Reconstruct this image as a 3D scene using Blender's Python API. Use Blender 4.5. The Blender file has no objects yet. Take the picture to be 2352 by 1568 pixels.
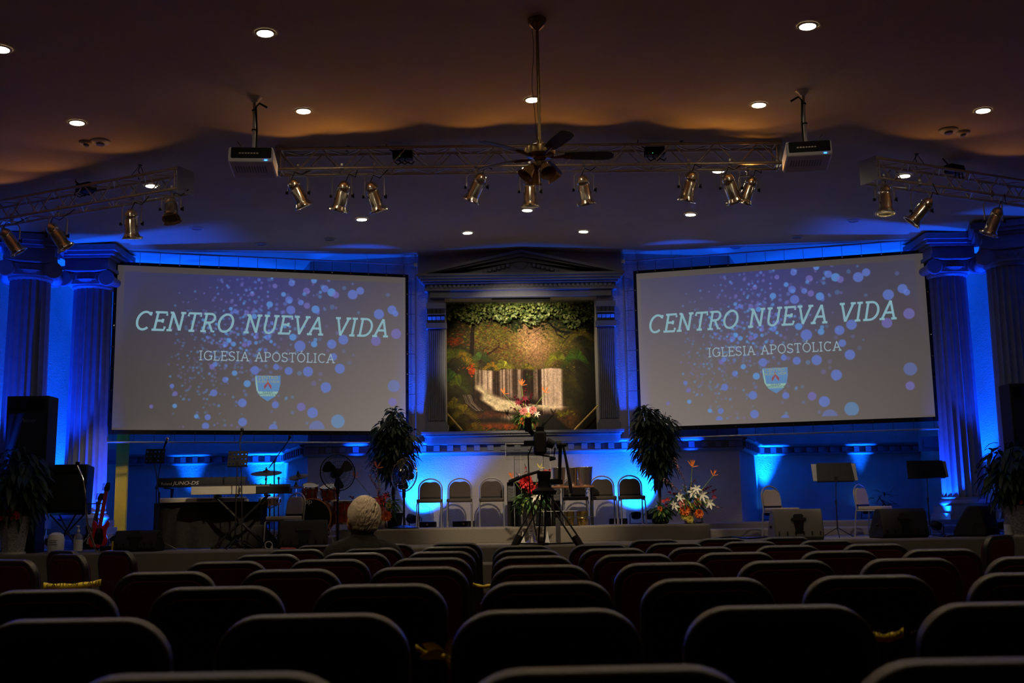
import bpy, math, random
from mathutils import Vector, Matrix, noise
import numpy as np
R=math.radians; PI=math.pi
SC=bpy.context.scene
COL=SC.collection
CZ=1.10                      # camera height above the hall floor
F=2550.0; PITCH=.1545; YAW=.0144; ROLL=.0171; CX=-.4785
# ---------------------------------------------------------------- camera
cy_,sy_=math.cos(YAW),math.sin(YAW); cp_,sp_=math.cos(PITCH),math.sin(PITCH); cr_,sr_=math.cos(ROLL),math.sin(ROLL)
FW=Vector((sy_*cp_,cy_*cp_,sp_)); RT=Vector((cy_,-sy_,0)); UP=Vector((-sy_*sp_,-cy_*sp_,cp_))
RI=cr_*RT-sr_*UP; UI=sr_*RT+cr_*UP
cam=bpy.data.cameras.new('camera'); camo=bpy.data.objects.new('camera',cam); COL.objects.link(camo)
cam.sensor_width=36; cam.lens=F/2352*36; cam.clip_start=.05; cam.clip_end=200
CAM=Vector((CX,0,CZ))
M=Matrix((RI,UI,-FW)).transposed().to_4x4(); M.translation=CAM; camo.matrix_world=M
cam.dof.use_dof=True; cam.dof.focus_distance=18.5; cam.dof.aperture_fstop=5.6
SC.camera=camo
SC.view_settings.view_transform='Standard'; SC.view_settings.look='None'; SC.view_settings.gamma=1
SC.view_settings.use_curve_mapping=False
SC.view_settings.exposure=0.0
w=bpy.data.worlds.new('world'); SC.world=w; w.use_nodes=True
w.node_tree.nodes['Background'].inputs[0].default_value=(.25,.22,.2,1); w.node_tree.nodes['Background'].inputs[1].default_value=.0
# ---------------------------------------------------------------- light list (W)
WARM=(1.0,.74,.44); BLUE=(.001,.062,1.0)
DOWN_W=25.0           # each ceiling downlight
DOWN_GLOW=60.0
NICHE_W=16.0
def lamp(name,kind,loc,target,energy,color,parent=None,**kw):
    l=bpy.data.lights.new(name,kind); l.energy=energy; l.color=color
    for k,v in kw.items(): setattr(l,k,v)
    o=bpy.data.objects.new(name,l); COL.objects.link(o)
    if parent is not None: o.parent=parent
    o.location=loc
    d=Vector(target)-Vector(loc); o.rotation_euler=d.to_track_quat('-Z','Y').to_euler()
    return o
def at(px,py,Y):
    du=px-1176; dv=py-784
    u=du*cr_-dv*sr_; v=du*sr_+dv*cr_
    d=RT*(u/F)+FW-UP*(v/F)
    return CAM+d*(Y/d.y)
def atz(px,py,z):
    du=px-1176; dv=py-784
    u=du*cr_-dv*sr_; v=du*sr_+dv*cr_
    d=RT*(u/F)+FW-UP*(v/F)
    return CAM+d*((z-CZ)/d.z)
HC=4.9+CZ; KC=.0384
def ceil_z(x): return HC-KC*abs(x)
def atceil(px,py):
    p=atz(px,py,HC)
    for _ in range(6): p=atz(px,py,ceil_z(p.x))
    return p
ZS=CZ-.45; ZP=CZ-.20; ZT=.36         # stage, upper platform, front tread
# ---------------------------------------------------------------- mesh builder
class MB:
    def __init__(s): s.v=[]; s.f=[]
    def add(s,vs,fs):
        n=len(s.v); s.v+=[tuple(p) for p in vs]; s.f+=[tuple(i+n for i in f) for f in fs]; return s
    def box(s,x0,x1,y0,y1,z0,z1,M=None):
        vs=[Vector((x,y,z)) for x in (x0,x1) for y in (y0,y1) for z in (z0,z1)]
        if M is not None: vs=[M@p for p in vs]
        return s.add(vs,[(0,1,3,2),(4,6,7,5),(0,4,5,1),(2,3,7,6),(0,2,6,4),(1,5,7,3)])
    def cbox(s,c,sz,M=None):
        x,y,z=c;a,b,d=[q/2 for q in sz]; return s.box(x-a,x+a,y-b,y+b,z-d,z+d,M)
    def tube(s,pts,r,n=8,closed=False,caps=True,flat=None):
        pts=[Vector(p) for p in pts]; m=len(pts); rs=r if isinstance(r,(list,tuple)) else [r]*m
        vs=[];prev=None
        for i,p in enumerate(pts):
            if closed: t=pts[(i+1)%m]-pts[i-1]
            else: t=(pts[min(i+1,m-1)]-pts[max(i-1,0)])
            if t.length<1e-9: t=Vector((0,0,1))
            t.normalize()
            if prev is None:
                a=Vector((0,0,1)) if abs(t.z)<.9 else Vector((1,0,0)); n1=t.cross(a).normalized()
            else:
                n1=(prev-t*prev.dot(t))
                if n1.length<1e-6: n1=t.orthogonal()
                n1.normalize()
            prev=n1; n2=t.cross(n1)
            for k in range(n):
                a=2*PI*k/n; vs.append(p+(n1*math.cos(a)+n2*math.sin(a))*rs[i])
        fs=[]
        for i in range(m if closed else m-1):
            j=(i+1)%m
            for k in range(n):
                k2=(k+1)%n; fs.append((i*n+k,i*n+k2,j*n+k2,j*n+k))
        if not closed and caps: fs+= [tuple(range(n-1,-1,-1)),tuple((m-1)*n+k for k in range(n))]
        return s.add(vs,fs)
    def lathe(s,prof,c=(0,0,0),n=24,M=None,cap=True):
        vs=[]
        for (r,z) in prof:
            for k in range(n):
                a=2*PI*k/n; p=Vector((r*math.cos(a),r*math.sin(a),z))
                if M is not None: p=M@p
                vs.append(p+Vector(c))
        fs=[]
        for i in range(len(prof)-1):
            for k in range(n):
                k2=(k+1)%n; fs.append((i*n+k,i*n+k2,(i+1)*n+k2,(i+1)*n+k))
        if cap: fs+=[tuple(range(n-1,-1,-1)),tuple((len(prof)-1)*n+k for k in range(n))]
        return s.add(vs,fs)
    def prism(s,poly,y0,y1,M=None):      # poly in (x,z), extruded along y
        n=len(poly); vs=[Vector((x,y0,z)) for x,z in poly]+[Vector((x,y1,z)) for x,z in poly]
        if M is not None: vs=[M@p for p in vs]
        fs=[tuple(range(n)),tuple(range(2*n-1,n-1,-1))]+[(i,i+n,(i+1)%n+n,(i+1)%n) for i in range(n)]
        return s.add(vs,fs)
    def ell(s,c,r,n=14,m=9,M=None,wob=0,seed=0):
        vs=[];c=Vector(c)
        for i in range(m+1):
            t=PI*i/m
            for k in range(n):
                a=2*PI*k/n; p=Vector((math.sin(t)*math.cos(a),math.sin(t)*math.sin(a),math.cos(t)))
                q=1+(noise.noise(p*2.2+Vector((seed,0,0)))*wob if wob else 0)
                p=Vector((p.x*r[0]*q,p.y*r[1]*q,p.z*r[2]*q))
                if M is not None: p=M@p
                vs.append(p+c)
        fs=[(i*n+k,(i+1)*n+k,(i+1)*n+(k+1)%n,i*n+(k+1)%n) for i in range(m) for k in range(n)]
        return s.add(vs,fs)
    def ribbon(s,pts,w,y0,y1):           # flat stroke in xz plane with width w, extruded y0..y1
        P=[Vector((p[0],p[1])) for p in pts]; m=len(P); L=[];Q=[]
        for i,p in enumerate(P):
            t=(P[min(i+1,m-1)]-P[max(i-1,0)]).normalized(); n_=Vector((-t.y,t.x))*w/2
            L.append(p+n_);Q.append(p-n_)
        for i in range(m-1):
            s.prism([L[i],Q[i],Q[i+1],L[i+1]],y0,y1)
        return s
    def leaf(s,p,d,up,L,W,droop=.3):
        d=Vector(d).normalized(); sd=d.cross(Vector(up))
        if sd.length<1e-3: sd=d.orthogonal()
        sd.normalize(); u=sd.cross(d)
        pts=[];p=Vector(p)
        for t,wf in ((0,.12),(.3,.85),(.6,1.),(.85,.55),(1,.04)):
            c=p+d*L*t-Vector((0,0,1))*droop*L*t*t
            pts+= [c-sd*W*.5*wf+u*W*.12,c,c+sd*W*.5*wf+u*W*.12]
        fs=[]
        for i in range(4):
            a=i*3; fs+=[(a,a+1,a+4,a+3),(a+1,a+2,a+5,a+4)]
        return s.add(pts,fs)
def rr(x0,x1,z0,z1,r,n=6,bot=False):     # rounded rect outline (x,z), top corners rounded (bottom too if bot)
    P=[]
    def c(cx,cz,a0):
        for k in range(n+1):
            a=a0+PI/2*k/n; P.append((cx+r*math.cos(a),cz+r*math.sin(a)))
    c(x1-r,z1-r,0); c(x0+r,z1-r,PI/2)
    if bot: c(x0+r,z0+r,PI); c(x1-r,z0+r,1.5*PI)
    else: P+=[(x0,z0),(x1,z0)]
    return P[::-1]
def mesh(name,mb,smooth=40):
    me=bpy.data.meshes.new(name); me.from_pydata(mb.v,[],mb.f); me.validate(); me.update()
    if smooth:
        me.polygons.foreach_set('use_smooth',[True]*len(me.polygons)); me.set_sharp_from_angle(angle=R(smooth))
    return me
def obj(name,mb,mat,parent=None,loc=None,rot=None,smooth=40,label=None,bevel=0):
    me=mb if isinstance(mb,bpy.types.Mesh) else mesh(name,mb,smooth)
    if mat is not None and not me.materials: me.materials.append(mat)
    o=bpy.data.objects.new(name,me); COL.objects.link(o)
    if parent is not None: o.parent=parent
    if loc is not None: o.location=loc
    if rot is not None: o.rotation_euler=rot
    if label: o['label']=label
    if bevel:
        b=o.modifiers.new('bevel','BEVEL'); b.width=bevel; b.segments=2; b.limit_method='ANGLE'; b.angle_limit=R(50)
    return o
def tag(o,label,cat,group=None):
    o['label']=label; o['category']=cat
    if group: o['group']=group
    return o
def thing(name,label,cat,loc=(0,0,0),rz=0,group=None,rot=None):
    o=bpy.data.objects.new(name,None); COL.objects.link(o); o.location=loc; o.rotation_euler=rot if rot else (0,0,rz)
    o.empty_display_size=.1
    return tag(o,label,cat,group)
def struct(name,mb,mat,parent=None,smooth=40):
    o=obj(name,mb,mat,parent,smooth=smooth)
    if parent is None: o['kind']='structure'
    return o
def kids(o): return [c for c in ALLK.get(o.name,[])]
def tree_of(root):
    ch=list(root.children); return [(c,tree_of(c)) for c in ch]
def dup(root,tree,loc,rz=None,label=None,group=None,rot=None):
    r=root.copy(); COL.objects.link(r); r.location=loc
    if rz is not None: r.rotation_euler=(0,0,rz)
    if rot is not None: r.rotation_euler=rot
    if label: r['label']=label
    if group: r['group']=group
    def rec(tr,par):
        for c,sub in tr:
            k=c.copy(); COL.objects.link(k); k.parent=par; rec(sub,k)
    rec(tree,r)
    return r
# ---------------------------------------------------------------- materials
def mat(name,col,rough=.6,metal=0,var=.0,scale=20,bump=0,bscale=60,spec=.5,alpha=1,trans=0,emit=None,estr=0,ior=1.45,coat=0,sheen=0,col2=None,aniso=0):
    m=bpy.data.materials.new(name); m.use_nodes=True; nt=m.node_tree; N=nt.nodes; b=N['Principled BSDF']
    b.inputs['Base Color'].default_value=(*col,1); b.inputs['Roughness'].default_value=rough; b.inputs['Metallic'].default_value=metal
    b.inputs['Specular IOR Level'].default_value=spec; b.inputs['IOR'].default_value=ior
    b.inputs['Transmission Weight'].default_value=trans; b.inputs['Coat Weight'].default_value=coat; b.inputs['Alpha'].default_value=alpha
    if sheen: b.inputs['Sheen Weight'].default_value=sheen
    if emit: b.inputs['Emission Color'].default_value=(*emit,1); b.inputs['Emission Strength'].default_value=estr
    tc=N.new('ShaderNodeTexCoord')
    if var or col2:
        n=N.new('ShaderNodeTexNoise'); n.inputs['Scale'].default_value=scale; n.inputs['Detail'].default_value=4
        nt.links.new(tc.outputs['Object'],n.inputs['Vector'])
        r=N.new('ShaderNodeValToRGB'); c2=col2 or tuple(min(1,c*(1+var)) for c in col); c1=col if col2 else tuple(c*(1-var) for c in col)
        r.color_ramp.elements[0].position=.35; r.color_ramp.elements[1].position=.65
        r.color_ramp.elements[0].color=(*c1,1); r.color_ramp.elements[1].color=(*c2,1)
        nt.links.new(n.outputs['Fac'],r.inputs['Fac']); nt.links.new(r.outputs['Color'],b.inputs['Base Color'])
    if bump:
        n=N.new('ShaderNodeTexNoise'); n.inputs['Scale'].default_value=bscale; n.inputs['Detail'].default_value=3
        nt.links.new(tc.outputs['Object'],n.inputs['Vector'])
        bp=N.new('ShaderNodeBump'); bp.inputs['Strength'].default_value=bump; bp.inputs['Distance'].default_value=.02
        nt.links.new(n.outputs['Fac'],bp.inputs['Height']); nt.links.new(bp.outputs['Normal'],b.inputs['Normal'])
    return m
def vcol_mat(name,emit=0.,rough=.7,base=1.):
    m=bpy.data.materials.new(name); m.use_nodes=True; nt=m.node_tree; b=nt.nodes['Principled BSDF']
    a=nt.nodes.new('ShaderNodeAttribute'); a.attribute_name='paint'
    b.inputs['Roughness'].default_value=rough; b.inputs['Specular IOR Level'].default_value=.1
    if base>0: nt.links.new(a.outputs['Color'],b.inputs['Base Color'])
    else: b.inputs['Base Color'].default_value=(.10,.095,.09,1)
    if emit: nt.links.new(a.outputs['Color'],b.inputs['Emission Color']); b.inputs['Emission Strength'].default_value=emit
    return m
MT={}
MT['stucco']=mat('stucco_paint',(.42,.39,.355),.75,var=.05,scale=3,bump=.55,bscale=45)
MT['ceil']=mat('ceiling_paint',(.52,.43,.30),.85,var=.06,scale=1.2,bump=.12,bscale=70)
MT['carpet']=mat('stage_carpet',(.15,.13,.10),.95,col2=(.30,.265,.21),scale=120,bump=.5,bscale=300)
MT['floor']=mat('hall_carpet',(.05,.02,.02),.95,var=.3,scale=60,bump=.3,bscale=200)
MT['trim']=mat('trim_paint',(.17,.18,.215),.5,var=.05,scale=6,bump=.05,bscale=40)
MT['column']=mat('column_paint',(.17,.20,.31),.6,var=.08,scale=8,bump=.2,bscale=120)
MT['black']=mat('black_satin',(.010,.010,.011),.5,bump=.03,bscale=90,spec=.18)
MT['blackcloth']=mat('black_cloth',(.022,.020,.018),.9,spec=.2,bump=.5,bscale=200,var=.2)
MT['plastic']=mat('black_plastic',(.02,.02,.021),.45,spec=.3,bump=.12,bscale=250)
MT['vinyl']=mat('chair_black_vinyl',(.008,.007,.007),.34,bump=.16,bscale=300,spec=.5,var=.2,scale=50)
MT['maroon']=mat('chair_maroon_fabric',(.034,.004,.005),.95,spec=.1,bump=.3,bscale=300,var=.25,scale=90)
MT['steel']=mat('dark_steel',(.05,.05,.05),.35,metal=.8,bump=.02)
MT['alu']=mat('truss_aluminium',(.62,.54,.42),.38,metal=.55,bump=.04,bscale=60,var=.05)
MT['chrome']=mat('chrome',(.85,.80,.70),.08,metal=1,bump=.01)
MT['can']=mat('can_polished_metal',(.90,.83,.64),.20,metal=1,bump=.02,bscale=20)
MT['brass']=mat('antique_brass',(.30,.19,.08),.28,metal=1,bump=.03,var=.2)
MT['bronze']=mat('gold_brass',(.60,.42,.14),.3,metal=1,bump=.15,bscale=40,var=.2)
MT['blade']=mat('fan_blade_wood',(.075,.062,.058),.5,var=.3,scale=12)
MT['amberglass']=mat('amber_glass',(.35,.17,.06),.35,bump=.1,spec=.6,var=.25,scale=30)
MT['white']=mat('white_plastic',(.75,.74,.78),.4,bump=.02)
MT['offwhite']=mat('off_white_plastic',(.55,.53,.48),.5,bump=.02)
MT['beige']=mat('beige_chair_fabric',(.34,.28,.22),.9,bump=.4,bscale=300,col2=(.42,.35,.28),scale=150)
MT['taupe']=mat('taupe_chair_fabric',(.060,.048,.040),.9,bump=.4,bscale=300,col2=(.095,.076,.062),scale=150)
MT['framegrey']=mat('chair_grey_frame',(.40,.39,.37),.35,metal=.6,bump=.02)
MT['steelb']=mat('brushed_steel',(.72,.66,.56),.22,metal=1,bump=.05,bscale=90)
MT['leaf']=mat('dark_leaf',(.012,.030,.010),.55,var=.5,scale=6)
MT['leafm']=mat('green_leaf',(.035,.11,.02),.5,var=.5,scale=8)
MT['leafl']=mat('lime_leaf',(.22,.30,.05),.5,var=.5,scale=14)
MT['ivy']=mat('ivy_leaf',(.015,.040,.006),.5,col2=(.17,.19,.05),scale=11)
MT['bark']=mat('trunk_bark',(.07,.045,.03),.85,var=.4,scale=20,bump=.5)
MT['red']=mat('red_petal',(.62,.03,.03),.6,var=.3,scale=30)
MT['darkred']=mat('burgundy_petal',(.22,.01,.03),.6,var=.3,scale=30)
MT['orange']=mat('orange_petal',(.85,.20,.03),.6,var=.25,scale=30)
MT['pink']=mat('pink_petal',(.80,.32,.28),.6,var=.2,scale=30)
MT['cream']=mat('cream_petal',(.80,.76,.62),.6,var=.1,scale=30)
MT['yellow']=mat('yellow_petal',(.75,.62,.12),.6,var=.2,scale=30)
MT['blossom']=mat('pale_pink_blossom',(.62,.38,.33),.6,var=.2,scale=40)
MT['pot']=mat('speckled_pot',(.22,.21,.19),.6,col2=(.50,.48,.43),scale=40,bump=.4,bscale=60)
MT['yellowflat']=mat('flat_yellow',(.85,.60,.01),.6,var=.06,scale=5)
MT['tape']=mat('caution_tape',(.62,.46,.01),.45,var=.1,scale=10)
MT['ink']=mat('black_ink',(.01,.01,.01),.5,var=.1)
MT['paper']=mat('paper_white',(.62,.60,.55),.8,var=.05,scale=12)
MT['guitar_red']=mat('red_lacquer',(.55,.01,.02),.15,coat=.8,var=.05)
MT['drum']=mat('cherry_drum_wrap',(.28,.03,.012),.2,coat=.7,var=.3,scale=10)
MT['cymbal']=mat('cymbal_bronze',(.10,.07,.04),.35,metal=1,bump=.2,bscale=40)
MT['silverkey']=mat('silver_keyboard_case',(.60,.55,.45),.35,metal=.3,bump=.03)
MT['glass']=mat('clear_acrylic',(.93,.95,.97),.03,trans=1,ior=1.2,bump=.0,var=.01)
MT['clearplastic']=mat('clear_bottle',(.85,.88,.9),.1,trans=.85,ior=1.2,var=.01)
MT['skin']=mat('skin',(.52,.24,.13),.55,var=.12,scale=20,bump=.1)
MT['hair']=mat('white_hair',(.60,.49,.36),.55,col2=(.44,.35,.25),scale=16,bump=.12,bscale=60)
MT['jacket']=mat('black_jacket',(.012,.011,.010),.85,spec=.15,bump=.5,bscale=30,var=.2)
MT['wood']=mat('table_wood',(.24,.10,.04),.4,var=.3,scale=12)
MT['speakergrille']=mat('speaker_grille',(.01,.01,.011),.6,bump=.6,bscale=500)
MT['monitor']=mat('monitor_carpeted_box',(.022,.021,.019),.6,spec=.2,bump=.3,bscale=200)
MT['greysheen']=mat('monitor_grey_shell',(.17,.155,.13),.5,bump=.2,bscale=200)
MT['redcloth']=mat('red_cloth',(.50,.08,.06),.8,bump=.3)
MT['tan']=mat('tan_cloth',(.45,.22,.10),.8,bump=.3)
MT['led']=mat('downlight_lens',(1,1,1),.4,emit=(1,.86,.62),estr=DOWN_GLOW)
MT['blueled']=mat('blue_led_lens',(.1,.2,1),.3,emit=(.02,.25,1),estr=12)
MT['green']=mat('green_led',(.1,1,.2),.3,emit=(.1,1,.3),estr=2)
MT['dim']=mat('unlit_lens',(.20,.20,.22),.3,var=.05)
MT['plate']=mat('wall_plate',(.42,.36,.30),.5,var=.05)
# ================================================================ SETTING
m=MB(); m.box(-16,16,-8,24,-.1,0); struct('floor',m,MT['floor'])
m=MB()
m.add([(0,-8,HC),(18,-8,ceil_z(18)),(18,24,ceil_z(18)),(0,24,HC),(-18,-8,ceil_z(18)),(-18,24,ceil_z(18)),
       (0,-8,HC+.2),(18,-8,HC+.2),(18,24,HC+.2),(0,24,HC+.2),(-18,-8,HC+.2),(-18,24,HC+.2)],
      [(0,3,2,1),(0,4,5,3),(6,7,8,9),(6,9,11,10),(1,2,8,7),(4,10,11,5)])
struct('ceiling',m,MT['ceil'],smooth=0)
def wallseg(m,a,b,z0,z1,t=.12,out=None):
    a=Vector((a[0],a[1],0));b=Vector((b[0],b[1],0)); d=(b-a).normalized(); n_=Vector((-d.y,d.x,0))
    if n_.y<0: n_=-n_
    if out is not None: n_=Vector((out[0],out[1],0))
    q=[a,b,b+n_*t,a+n_*t]
    m.add([p+Vector((0,0,z0)) for p in q]+[p+Vector((0,0,z1)) for p in q],[(0,1,5,4),(1,2,6,5),(2,3,7,6),(3,0,4,7),(4,5,6,7),(3,2,1,0)])
WY=20.4; RY=22.9
OX0,OX1=-1.43,1.41; OZ0,OZ1=CZ+1.50,CZ+4.02
m=MB()
wallseg(m,(-3.95,WY),(OX0,WY),ZS-.3,HC); wallseg(m,(OX1,WY),(3.95,WY),ZS-.3,HC)
wallseg(m,(OX0,WY),(OX1,WY),ZS-.3,OZ0); wallseg(m,(OX0,WY),(OX1,WY),OZ1,HC)
# reveals of the niche
m.box(OX0-.12,OX0,WY+.12,WY+.75,OZ0-.1,OZ1+.1); m.box(OX1,OX1+.12,WY+.12,WY+.75,OZ0-.1,OZ1+.1)
m.box(OX0,OX1,WY+.12,WY+.75,OZ0-.12,OZ0); m.box(OX0,OX1,WY+.12,WY+.75,OZ1,OZ1+.12)
m.box(OX0-.12,OX1+.12,WY+.76,WY+.85,OZ0-.2,OZ1+.2)
struct('wall_back',m,MT['stucco'],smooth=0)
for sg,nm in ((-1,'left'),(1,'right')):
    m=MB()
    P=[(3.95,WY),(4.85,RY),(8.25,RY)]
    for i in range(2): wallseg(m,(sg*P[i][0],P[i][1]),(sg*P[i+1][0],P[i+1][1]),ZS-.3,HC)
    struct('wall_recess_'+nm,m,MT['stucco'],smooth=0)
    m=MB()
    wallseg(m,(sg*8.25,RY+.12),(sg*8.1,21.6),ZS-.3,HC,out=(sg,0)); wallseg(m,(sg*8.1,21.6),(sg*9.6,15.0),ZS-.3,HC,out=(sg,0))
    wallseg(m,(sg*9.6,15.0),(sg*12.5,10),0,HC,out=(sg,0)); wallseg(m,(sg*12.5,10),(sg*12.5,-8),0,HC,out=(sg,0))
    struct('wall_'+nm,m,MT['stucco'],smooth=0)
m=MB(); m.box(-12.5,12.5,-8,-7.85,0,HC); struct('wall_rear',m,MT['stucco'])
# stage
m=MB(); m.box(-12.4,12.4,16.4,24,0,ZS); m.box(-2.9,2.55,15.85,16.4,0,ZT+.07)
struct('floor_stage',m,MT['carpet']).modifiers.new('b','BEVEL').width=.025
m=MB(); m.box(-3.05,2.95,18.2,20.4,ZS-.02,ZP)
m.box(-12.3,-3.05,19.55,22.9,ZS-.02,ZS+.14); m.box(2.95,12.3,19.55,22.9,ZS-.02,ZS+.14)
m.box(-12.3,-3.05,20.05,22.9,ZS,ZP); m.box(2.95,12.3,20.05,22.9,ZS,ZP)
o=struct('floor_upper_platform',m,MT['carpet']); b=o.modifiers.new('b','BEVEL'); b.width=.03; b.segments=2
# moulding with dentils
def profile_strip(m,a,b,prof):       # prof: list of (out,z); a,b 2D points; out measured towards the hall (-Y side)
    a=Vector((a[0],a[1],0));b=Vector((b[0],b[1],0)); d=(b-a).normalized(); n_=Vector((d.y,-d.x,0))
    if n_.y>0: n_=-n_
    k=len(prof)
    vs=[a+n_*o_+Vector((0,0,z)) for o_,z in prof]+[b+n_*o_+Vector((0,0,z)) for o_,z in prof]
    m.add(vs,[(i,i+1,i+1+k,i+k) for i in range(k-1)]+[tuple(range(k)),tuple(range(2*k-1,k-1,-1))])
    return n_,d
def dentils(m,a,b,z0,z1,o0,o1,pitch,wd):
    a=Vector((a[0],a[1],0));b=Vector((b[0],b[1],0)); L=(b-a).length; d=(b-a)/L; n_=Vector((d.y,-d.x,0))
    if n_.y>0: n_=-n_
    c=int(L/pitch); off=(L-(c-1)*pitch)/2
    for i in range(c):
        p=a+d*(off+i*pitch); q=[p-d*wd/2+n_*o0,p+d*wd/2+n_*o0,p+d*wd/2+n_*o1,p-d*wd/2+n_*o1]
        m.add([x+Vector((0,0,z0)) for x in q]+[x+Vector((0,0,z1)) for x in q],[(0,1,5,4),(1,2,6,5),(2,3,7,6),(3,0,4,7),(4,5,6,7),(3,2,1,0)])
MZ=CZ+1.10
PR=[(0,MZ),(.06,MZ),(.10,MZ+.03),(.10,MZ+.05),(.05,MZ+.055),(.05,MZ+.17),(.12,MZ+.18),(.16,MZ+.21),(.16,MZ+.235),(.0,MZ+.245)]
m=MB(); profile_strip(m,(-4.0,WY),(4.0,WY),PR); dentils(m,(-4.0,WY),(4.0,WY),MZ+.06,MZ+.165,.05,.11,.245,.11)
struct('trim_1',m,MT['trim'])
k_=2
for sg in (-1,1):
    m=MB()
    for a,b in (((3.95,WY),(4.85,RY)),((4.8,RY),(8.25,RY))):
        A=(sg*a[0],a[1]);B=(sg*b[0],b[1])
        if sg<0: A,B=B,A
        profile_strip(m,A,B,PR); dentils(m,A,B,MZ+.06,MZ+.165,.05,.11,.245,.11)
    m.box(min(sg*7.72,sg*8.12),max(sg*7.72,sg*8.12),21.45,21.6,MZ-.02,MZ+.26) ; m.box(min(sg*7.76,sg*8.1),max(sg*7.76,sg*8.1),21.42,21.46,MZ+.05,MZ+.2)
    struct('trim_%d'%k_,m,MT['trim']); k_+=1
# yellow door edge on the left recess, dark-blue return panels
p=at(277,1100,19.9)
m=MB(); m.box(p.x-.1,p.x+.1,19.92,20.0,ZP,CZ+1.75); struct('trim_4',m,MT['yellowflat'])
m=MB()
for sg in (-1,1):
    wallseg(m,(sg*6.78,20.02),(sg*8.2,22.9),ZP,CZ+4.3,t=.06,out=(sg,0)) if sg<0 else None
# niche surround
def cornice(m,x0,x1,y,z0,steps):
    for (ex,o_,za,zb) in steps: m.box(x0-ex,x1+ex,y-o_,y,z0+za,z0+zb)
t1=MB()
zc=CZ+4.02
cornice(t1,-1.70,1.68,WY,zc,[(.0,.14,-.02,.10),(.10,.20,.10,.14),(.06,.16,.14,.30),(.12,.24,.225,.25),(.16,.30,.26,.30),(.20,.34,.30,.345),(.23,.37,.345,.39)])
dentils(t1,(-1.74,WY),(1.72,WY),zc+.15,zc+.22,.16,.19,.085,.05)
struct('trim_5',t1,MT['trim'])
# pediment
zp=zc+.39; zt=ceil_z(0)-.06
t2=MB(); hw=1.72
t2.prism([(-hw,zp),(hw,zp),(0,zt-.12)],WY-.10,WY)
for sg in (-1,1):
    L=math.hypot(hw,zt-zp); 
    for (o_,h0,h1) in ((.30,-.03,.02),(.24,-.09,-.03),(.15,-.17,-.09)):
        t2.prism([(sg*(hw+.1),zp+h0+.03 if h0>-.05 else zp),(sg*(hw+.1),zp+h1+.03),(0,zt+h1),(0,zt+h0)],WY-o_,WY)
    for i in range(3,19):
        f=i/21; x=sg*hw*(1-f); z=zp+(zt-zp)*f-.19
        if z>zp+.02: t2.cbox((x,WY-.14,z),(.05,.07,.06))
t2.ell((0,WY-.10,zp+.27),(.16,.03,.16))
struct('trim_6',t2,MT['trim'])
# sill
t3=MB(); zs=OZ0
cornice(t3,-1.80,1.76,WY,zs,[(.06,.30,-.045,0),(.02,.24,-.085,-.045),(.0,.19,-.20,-.085),(-.03,.17,-.225,-.20)])
dentils(t3,(-1.8,WY),(1.76,WY),zs-.083,zs-.06,.24,.265,.05,.028)
struct('trim_7',t3,MT['trim'])
# fluted pilasters
k_=8
for sg,xa,xb in ((-1,-1.74,-1.42),(1,1.40,1.72)):
    m=MB(); xm=(xa+xb)/2; W=xb-xa
    m.box(xa-.05,xb+.05,WY-.24,WY,zs,zs+.13); m.box(xa-.02,xb+.02,WY-.2,WY,zs+.13,zs+.19)
    zc1=CZ+3.42
    m.box(xa,xb,WY-.10,WY,zs+.19,zc1)
    for i in range(9):
        x=xa+W*(i+.5)/9; m.box(x-.011,x+.011,WY-.125,WY-.10,zs+.22,zc1-.04)
    m.box(xa-.03,xb+.03,WY-.17,WY,zc1,zc1+.10)
    m.box(xa-.01,xb+.01,WY-.12,WY,zc1+.10,zc1+.46)
    for zz in (zc1+.11,zc1+.26):
        for i in range(4):
            x=xa+W*(i+.5)/4
            m.add([(x-.035,WY-.12,zz),(x+.035,WY-.12,zz),(x+.035,WY-.22,zz+.10),(x-.035,WY-.22,zz+.10),(x-.035,WY-.12,zz+.14),(x+.035,WY-.12,zz+.14)],[(0,1,2,3),(3,2,5,4),(0,3,4),(1,5,2)])
    m.box(xa-.02,xb+.02,WY-.23,WY-.1,zc1+.245,zc1+.265); m.box(xa-.02,xb+.02,WY-.23,WY-.1,zc1+.36,zc1+.46)
    struct('trim_%d'%k_,m,MT['trim'],smooth=0); k_+=1
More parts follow.
